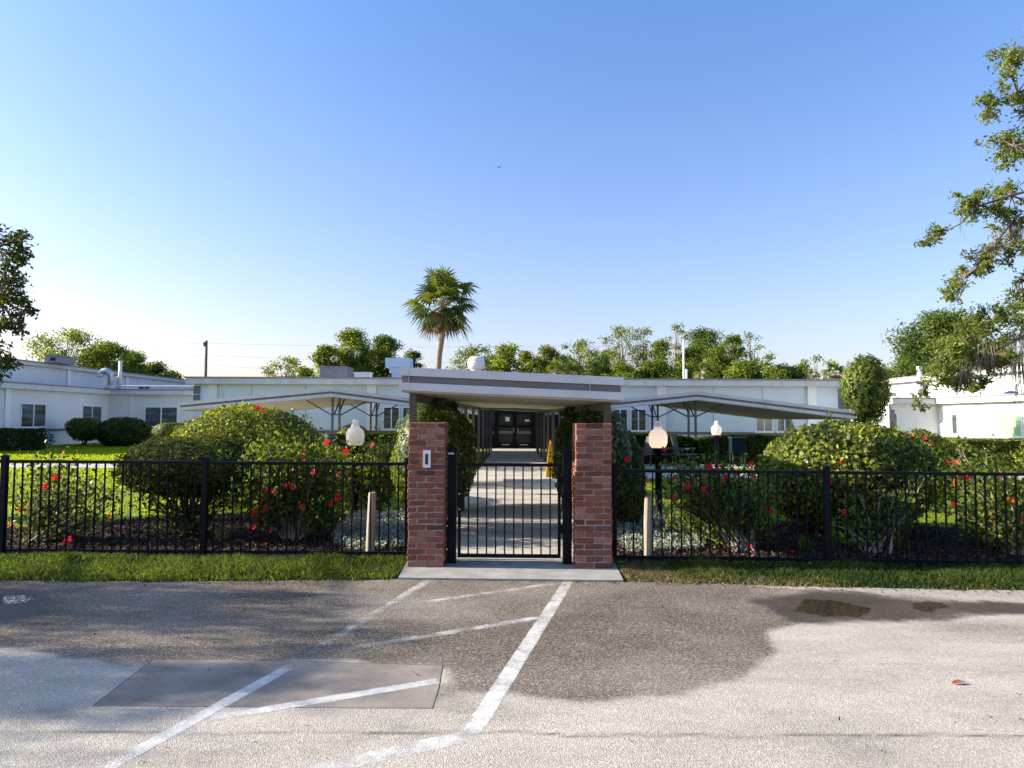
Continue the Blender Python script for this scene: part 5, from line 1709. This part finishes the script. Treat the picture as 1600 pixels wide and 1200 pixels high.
Yp = 52.0
c = P(693, 476, Yp)
tp = [P(682, 640, Yp), P(684, 590, Yp), P(686, 555, Yp), P(690, 525, Yp), P(692, 490, Yp)]
b0 = Vector((tp[0].x - .1, Yp, 0))
fan_palm('cabbage_palm', 'tall fan palm with leaning trunk above the entrance canopy', b0, ([b0] + tp, [.28, .25, .22, .22, .24, .3]), c, 3.35, 40, 301, 14, .045)
for (px, py, rr_, Y, sd, lb, mt) in ((868, 576, 1.7, 66, 311, 'low bright fan palm just above the canopy roof', 'leaf_palm'), (893, 580, 1.7, 68, 313, 'low dark fan palm right of the bright one', 'leaf_palm'), (1303, 578, 1.5, 64, 315, 'low fan palm with drooping brown leaves left of the oval tree', 'leaf_palm'), (1100, 574, 1.5, 68, 317, 'low fan palm among the thicket right of the white pole', 'leaf_palm')):
    c = P(px, py + 6, Y)
    fan_palm('fan_palm', lb, (c.x, Y, 0), ([(c.x, Y, 0), (c.x, Y, c.z * .6), (c.x, Y, c.z)], [.25, .22, .25]), c, rr_, 22, sd, 8 if px == 1303 else 0, .06, mt, 14, 'low fan palms beyond the roof', 25)


# big oaks at the frame's edges
def limb_tree(name, label, base, trunk_pts, limbs, clusters, mat, leaf, seed, moss=None, per=420, bark='bark'):
    r = np.random.default_rng(seed); rr = random.Random(seed)
    t = thing(name, label, 'tree', base)
    mb = MB()
    mb.tube(trunk_pts, list(np.linspace(.34, .16, len(trunk_pts))), 10)
    for pts, r0, r1 in limbs:
        mb.tube(pts, list(np.linspace(r0, r1, len(pts))), 6, cap=False)
    P_, O_, T_ = [], [], []
    allp = [Vector(q) for pts, _, _ in limbs for q in pts]
    for (c_, rad) in clusters:
        c_ = Vector(c_)
        near = min(allp, key=lambda q: (q - c_).length)
        for j in range(5):
            e = c_ + Vector((rr.gauss(0, .5), rr.gauss(0, .5), rr.gauss(0, .4))) * rad
            mb.tube([near, near.lerp(e, .5) + Vector((0, 0, .06 * rr.random())), e], [.018, .011, .004], 4, cap=False)
            n = int(per * .2 * (rad / .4) ** 1.7)
            # leaves sit along twigs that fan out of e
            for q in range(5):
                tw = Vector((rr.gauss(0, 1), rr.gauss(0, 1), rr.gauss(-.2, .7))).normalized() * rad * rr.uniform(.5, 1.0)
                m_ = n // 5 + 1
                u = r.random(m_)[:, None]
                pos = np.array(e)[None] + np.array(tw)[None] * u + r.normal(size=(m_, 3)) * .055 * (rad / .4)
                P_.append(pos); O_.append(unit(r.normal(size=(m_, 3)) + np.array([0, 0, .5]))); T_.append(np.full(m_, .5 + rr.uniform(-.3, .3)))
    p, o, tt = np.concatenate(P_), np.concatenate(O_), np.concatenate(T_)
    leaf_cloud('crown', p, o, leaf, M[mat], t, tt + .2 * r.normal(size=len(p)), .42, 1.0, seed, .1)
    mb.build('trunk', M[bark], t)
    if moss:
        V, F, T = [], [], []
        for (c_, L0, n, sp) in moss:
            for k in range(n):
                q = np.array(c_) + r.normal(size=3) * np.array([sp, sp, sp * .5])
                L = L0 * r.uniform(.35, 1.1)
                w = r.uniform(.004, .009)
                a = r.uniform(0, 6.28); dx = np.array([math.cos(a), math.sin(a), 0]) * w
                i = len(V)
                sw = r.normal(size=3) * np.array([.05, .05, 0]) * L
                for u in (0, .33, .66, 1):
                    m_ = q + np.array([0, 0, -L * u]) + sw * u * u + r.normal(size=3) * .012
                    V += [m_ - dx * (1 - .6 * u), m_ + dx * (1 - .6 * u)]
                F += [(i + 2 * s, i + 2 * s + 1, i + 2 * s + 3, i + 2 * s + 2) for s in range(3)]
                T += [r.random()] * 8
        tag(np_mesh('hanging_moss', np.array(V), np.array(F), 4, M['moss'], t, np.array(T)), kind='stuff')
    return t


def PP(lst, Y):
    return [P(a, b_, Y + (k[0] if k else 0)) for a, b_, *k in lst]


YO = 15.5
tx = 15.3
tr_pts = [Vector((tx, 16.6, -.1)), Vector((tx - .1, 16.6, 2)), Vector((tx - .2, 16.4, 4.5)), Vector((tx - .5, 16.2, 7)), Vector((tx - .4, 16.2, 10))]
limbs = [
    ([tr_pts[2]] + PP([(1720, 300), (1640, 290), (1580, 305), (1530, 322), (1500, 350), (1465, 366)], YO), .055, .005),
    ([tr_pts[2]] + PP([(1720, 350), (1650, 340), (1580, 350), (1548, 388), (1510, 430), (1490, 462)], YO), .055, .005),
    ([tr_pts[3]] + PP([(1700, 130), (1650, 120), (1590, 145), (1540, 165)], YO), .05, .005),
    ([tr_pts[3]] + PP([(1720, 60), (1650, 70), (1605, 90)], YO), .09, .008),
    ([tr_pts[2]] + PP([(1700, 240), (1640, 225), (1585, 228)], YO), .08, .006),
    ([tr_pts[1]] + PP([(1730, 470), (1650, 440), (1600, 480), (1550, 505), (1500, 535), (1465, 575), (1442, 612), (1438, 640)], YO), .06, .005),
    ([tr_pts[1]] + PP([(1730, 500), (1650, 500), (1590, 530), (1540, 555), (1500, 590)], YO), .09, .006),
]
cl = [(1588, 108, .42), (1600, 80, .4), (1562, 152, .34), (1545, 165, .26), (1585, 165, .35), (1588, 218, .42), (1578, 245, .30), (1600, 240, .4),
      (1518, 310, .27), (1506, 325, .25), (1525, 325, .24), (1463, 366, .24), (1458, 375, .18), (1560, 325, .32), (1585, 300, .36), (1600, 320, .4), (1570, 360, .34), (1548, 385, .32), (1585, 390, .3),
      (1530, 405, .28), (1512, 425, .24), (1492, 445, .25), (1485, 462, .22), (1540, 415, .2), (1598, 430, .22),
      (1590, 480, .4), (1565, 490, .4), (1540, 505, .34), (1600, 510, .4), (1520, 520, .34), (1500, 530, .36), (1480, 545, .38), (1500, 560, .38), (1530, 550, .36), (1480, 570, .32), (1505, 585, .34), (1490, 600, .28), (1510, 608, .24), (1555, 540, .34), (1465, 585, .24), (1448, 600, .2), (1441, 620, .17), (1438, 636, .12), (1575, 560, .3), (1545, 580, .26), (1540, 600, .14), (1527, 606, .12)]
cl += [(1665, y, .55) for y in (60, 150, 280, 350, 490, 540)] + [(1740, y, .9) for y in (20, 100, 200, 300, 400, 500)]
clusters = [(P(a, b_, YO + random.uniform(-.35, .35)), s * .98) for a, b_, s in cl]
moss = [(P(1566, 362, YO), .55, 40, .12), (P(1594, 348, YO), .6, 60, .14), (P(1590, 520, YO), 1.1, 90, .26), (P(1565, 535, YO), 0.9, 60, .22), (P(1540, 545, YO), .8, 45, .2), (P(1520, 560, YO), .8, 60, .18), (P(1500, 575, YO), .7, 50, .16), (P(1545, 388, YO), .5, 25, .12), (P(1600, 560, YO), 1.0, 80, .2), (P(1500, 340, YO), .5, 8, .05), (P(1488, 462, YO), .35, 10, .08), (P(1598, 440, YO), .5, 20, .1)]
limb_tree('live_oak', 'mossy live oak branches hanging in from the right edge', (tx, 16.6, 0), tr_pts, limbs, clusters, 'leaf_oak', .098, 401, moss, per=640, bark='bark')

# left tree; most of it stands outside the frame and shades the road
YT = 13.2
tb = (-13.6, 12.4, 0)
lt = [Vector((-13.6, 12.4, -.1)), Vector((-13.5, 12.4, 2)), Vector((-13.6, 12.3, 4)), Vector((-13.4, 12.2, 6.5))]
limbs = [
    ([lt[2]] + PP([(-140, 420), (-60, 400), (-5, 385), (28, 378)], YT), .10, .006),
    ([lt[2]] + PP([(-140, 470), (-60, 470), (0, 470), (38, 486)], YT), .09, .006),
    ([lt[1]] + PP([(-140, 560), (-60, 530), (-10, 540), (0, 560)], YT), .08, .006),
    ([lt[1], Vector((-13.6, 10.6, 3.0)), Vector((-13.4, 8.4, 3.5)), Vector((-13.2, 6.8, 3.7))], .05, .01),
    ([lt[2], Vector((-14.2, 10.0, 4.8)), Vector((-14.5, 7.6, 5.2)), Vector((-14.2, 5.4, 5.2))], .05, .01),
]
cl = [(22, 372, .22), (38, 372, .16), (8, 385, .3), (25, 395, .26), (0, 410, .32), (36, 403, .14), (10, 430, .32), (0, 455, .32), (18, 455, .24), (32, 468, .2), (10, 475, .26), (45, 482, .14), (25, 500, .2), (8, 500, .24), (18, 512, .2), (-3, 545, .3), (4, 565, .24), (0, 585, .24)]
clusters = [(P(a, b_, YT + random.uniform(-.3, .3)), s * 1.0) for a, b_, s in cl]
rr = random.Random(77)
for k in range(34):
    clusters.append((Vector((rr.uniform(-17.5, -12.8), rr.uniform(4.4, 7.5), rr.uniform(2.6, 5.0))), rr.uniform(.45, .85)))
for k in range(8):
    clusters.append((Vector((rr.uniform(-16.5, -14.2), rr.uniform(11.5, 14.0), rr.uniform(3.0, 5.4))), rr.uniform(.5, .9)))
limb_tree('live_oak', 'dark leafy oak boughs at the left edge above the roofs', tb, lt, limbs, clusters, 'leaf_dark', .105, 411, None, per=300)


# ------------------------------------------------------------------ grass, mulch, litter
def blades(name, pts, h, w, mat, tint, seed, lean=.5):
    r = np.random.default_rng(seed)
    n = len(pts)
    a = r.uniform(0, 6.28, n)
    s = np.stack([np.cos(a), np.sin(a), 0 * a], 1)
    b_ = r.uniform(0, 6.28, n)
    ln = np.stack([np.cos(b_), np.sin(b_), 0 * b_], 1) * (lean * h * r.random(n))[:, None]
    base = pts
    up = np.zeros((n, 3)); up[:, 2] = h
    V = np.empty((n, 5, 3))
    V[:, 0] = base - s * w[:, None] * .5
    V[:, 1] = base + s * w[:, None] * .5
    m_ = base + up * .6 + ln * .4
    V[:, 2] = m_ + s * w[:, None] * .4
    V[:, 3] = m_ - s * w[:, None] * .4
    V[:, 4] = base + up + ln * 1.3
    i = np.arange(n)[:, None] * 5
    tr_ = np.concatenate([i + np.array([[0, 1, 2]]), i + np.array([[0, 2, 3]]), i + np.array([[3, 2, 4]])])
    return np_mesh(name, V.reshape(-1, 3), tr_, 3, M[mat], None, np.repeat(np.clip(tint, 0, 1), 5))


def verge(label, x0, x1, far, n, seed, dry):
    r = np.random.default_rng(seed)
    x = r.uniform(x0, x1, n)
    e = road_edge(x) + .09 * fbm(np.stack([x * 2.2, 0 * x], 1), seed) + .05 * fbm(np.stack([x * 11, 0 * x], 1), seed + 8) - .02
    u = r.random(n)
    y = e + (far(x) - e) * u
    q = np.stack([x, y], 1)
    nz = fbm(q * 1.8, seed + 1)
    dens = .70 + .8 * fbm(q * 3.5, seed + 2) - .5 * np.clip(.12 - (y - e), 0, .12) / .12
    dr = dry(x, y) + .25 * fbm(q * 3, seed + 3)
    keep = r.random(n) < np.clip(dens, .25, 1)
    isdry = (r.random(n) < np.clip(dr, .03, .9))
    h = (.045 + .05 * r.random(n)) * (1 + .6 * nz) * np.where(isdry, .6, 1.0) * np.clip(.55 + u * 1.4, .5, 1.1)
    w = r.uniform(.007, .013, n)
    pts = np.stack([x, y, np.full(n, -.006)], 1)
    k = keep & ~isdry
    o = blades('grass', pts[k], h[k], w[k], 'grass', (.40 + .55 * nz[k] + .30 * r.normal(size=k.sum())), seed, 1.0)
    tag(o, label, 'grass', None, 'stuff')
    k = keep & isdry
    o = blades('dry_grass', pts[k], h[k], w[k], 'drygrass', r.random(k.sum()), seed + 5, 1.2)
    tag(o, 'dry blades in the ' + label, 'grass', None, 'stuff')


verge('green grass verge between the left fence and the road', -9.0, -1.26, lambda x: 8.72 - .02 * (x + 1.3), 70000, 501, lambda x, y: 0.02 + 0 * x)
verge('green grass verge between the right fence and the road', 1.24, 9.0, lambda x: 8.58 - .05 * (x - 1.2), 62000, 511,
      lambda x, y: np.where(x < 1.85, 1.0, 0) + np.where((x < 3.4) & (y < road_edge(x) + .40), .7, 0) + np.where(y < road_edge(x) + .08, .3, 0.02))

r = np.random.default_rng(521)
n = 260000
x = np.where(r.random(n) < .6, r.uniform(-30, -1.9, n), r.uniform(2.2, 24, n))
y = 9.5 + 38 * r.random(n) ** 1.5
bedl = [(-1.36, 8.72), (-1.36, 11.6), (-2.2, 12.6), (-4, 13.2), (-6, 12.6), (-7, 11.3), (-12, 11.0), (-12, 8.72)]
bedr = [(1.36, 8.62), (12, 8.2), (12, 10.7), (7.5, 10.9), (6.6, 12.2), (4.6, 12.2), (3.6, 11.0), (2.6, 11.6), (2.4, 14.0), (1.40, 16)]
q = np.stack([x, y], 1)
ok = (poly_sd(q, bedl) > 0) & (poly_sd(q, bedr) > 0)
ok &= ~((x < 0) & (y > 24.0) & (y < 26.1)) & ~((x > 0) & (y > 20.2) & (y < 24.7) & (y < 24.7 - (x - 1.8) * .092)) & ~((np.abs(x) < 13) & (y > 26.3))
ok &= ~((x < 0) & (x > -13) & (y > 27.4))
x, y = x[ok], y[ok]
q = np.stack([x, y], 1)
sz = np.clip(y / 16, .8, 2.4)
h = .05 * r.uniform(.6, 1.3, len(x)) * np.clip(sz, .8, 1.5)
o = blades('lawn_grass', np.stack([x, y, np.full(len(x), -.014)], 1), h, .011 * sz * r.uniform(.7, 1.3, len(x)), 'lawnblade', .5 + .35 * fbm(q * .7, 7) + .22 * r.normal(size=len(x)), 523, .7)
tag(o, 'short bright lawn grass on both sides of the canopies', 'grass', None, 'stuff')


def chips(label, poly, n, seed):
    r = np.random.default_rng(seed)
    A = np.array(poly)
    q = r.uniform(A.min(0), A.max(0), (n * 2, 2))
    q = q[poly_sd(q, poly) < .05][:n]
    p = np.concatenate([q, (.004 + .022 * r.random(len(q)))[:, None]], 1)
    o = leaf_cloud('mulch_chips', p, unit(r.normal(size=p.shape) * .5 + np.array([0, 0, 1.0])), .055, M['chip'], None, r.random(len(p)) ** 1.8, .45, .5, seed)
    tag(o, label, 'mulch', None, 'stuff')


chips('dark bark mulch behind the left fence', [(-1.36, 8.72), (-1.36, 11.6), (-2.2, 12.6), (-4, 13.2), (-6, 12.6), (-7, 11.3), (-9.5, 11.0), (-9.5, 8.72)], 16000, 531)
chips('dark bark mulch behind the right fence', [(1.36, 8.62), (9.5, 8.3), (9.5, 10.8), (7.5, 10.9), (6.6, 12.2), (4.6, 12.2), (3.6, 11.0), (2.6, 11.6), (2.4, 14.0), (1.40, 16)], 16000, 533)

def litter(label, n, x0, x1, f, seed, size=.03):
    r = np.random.default_rng(seed)
    x = r.uniform(x0, x1, n)
    y = f(x, r)
    p = np.stack([x, y, np.full(n, .007)], 1)
    o = leaf_cloud('leaf_litter', p, unit(r.normal(size=p.shape) * .35 + np.array([0, 0, 1.0])), size, M['litter'], None, r.random(n), .4, .4, seed)
    tag(o, label, 'leaf litter', None, 'stuff')


M['litter'] = mat_leaf('dry_litter', (0.06, 0.035, 0.02), (0.24, 0.15, 0.08), 0.1, 0.9, (1, 1, 1))
litter('dry leaf crumbs along the edge between verge and road', 900, -9, 9, lambda x, r: road_edge(x) - np.abs(r.normal(size=len(x))) * .10 - .01, 541, .032)
litter('scattered dry bits lying over the road', 170, -6, 6, lambda x, r: r.uniform(2.6, 7.5, len(x)), 543, .026)

# fallen leaf on the road
g = G(1497, 1069)
lf = MB().add([(g.x - .045, g.y - .01, .006), (g.x - .01, g.y - .022, .014), (g.x + .04, g.y - .006, .022), (g.x + .05, g.y + .004, .012), (g.x + .01, g.y + .02, .026), (g.x - .03, g.y + .012, .018), (g.x, g.y, .008)],
              [(0, 1, 6), (1, 2, 6), (2, 3, 6), (3, 4, 6), (4, 5, 6), (5, 0, 6)]).build('fallen_leaf', mat_simple('dead_leaf', (0.33, 0.12, 0.05), .7, .2, 40))
tag(lf, 'curled brown fallen leaf lying on the bare road at right', 'leaf')
# a bird far up
c = P(780, 261, 70)
bd = MB().add([(c.x - .28, c.y, c.z + .06), (c.x - .05, c.y - .08, c.z), (c.x - .05, c.y + .1, c.z), (c.x + .05, c.y - .08, c.z), (c.x + .05, c.y + .1, c.z), (c.x + .28, c.y, c.z + .05), (c.x, c.y - .2, c.z - .03), (c.x, c.y + .22, c.z), (c.x, c.y, c.z - .08), (c.x, c.y, c.z + .04)],
              [(0, 1, 2), (5, 4, 3), (1, 3, 8), (2, 8, 4), (1, 8, 2), (3, 4, 8), (6, 1, 9), (6, 9, 3), (7, 9, 2), (7, 4, 9), (1, 2, 9), (3, 9, 4), (6, 8, 1), (6, 3, 8)]).build('bird', M['bird'])
tag(bd, 'tiny dark bird flying high above the palm', 'bird')
print('objects', len(bpy.data.objects), 'tris', sum(len(o.data.polygons) * 2 for o in bpy.data.objects if o.type == 'MESH'))
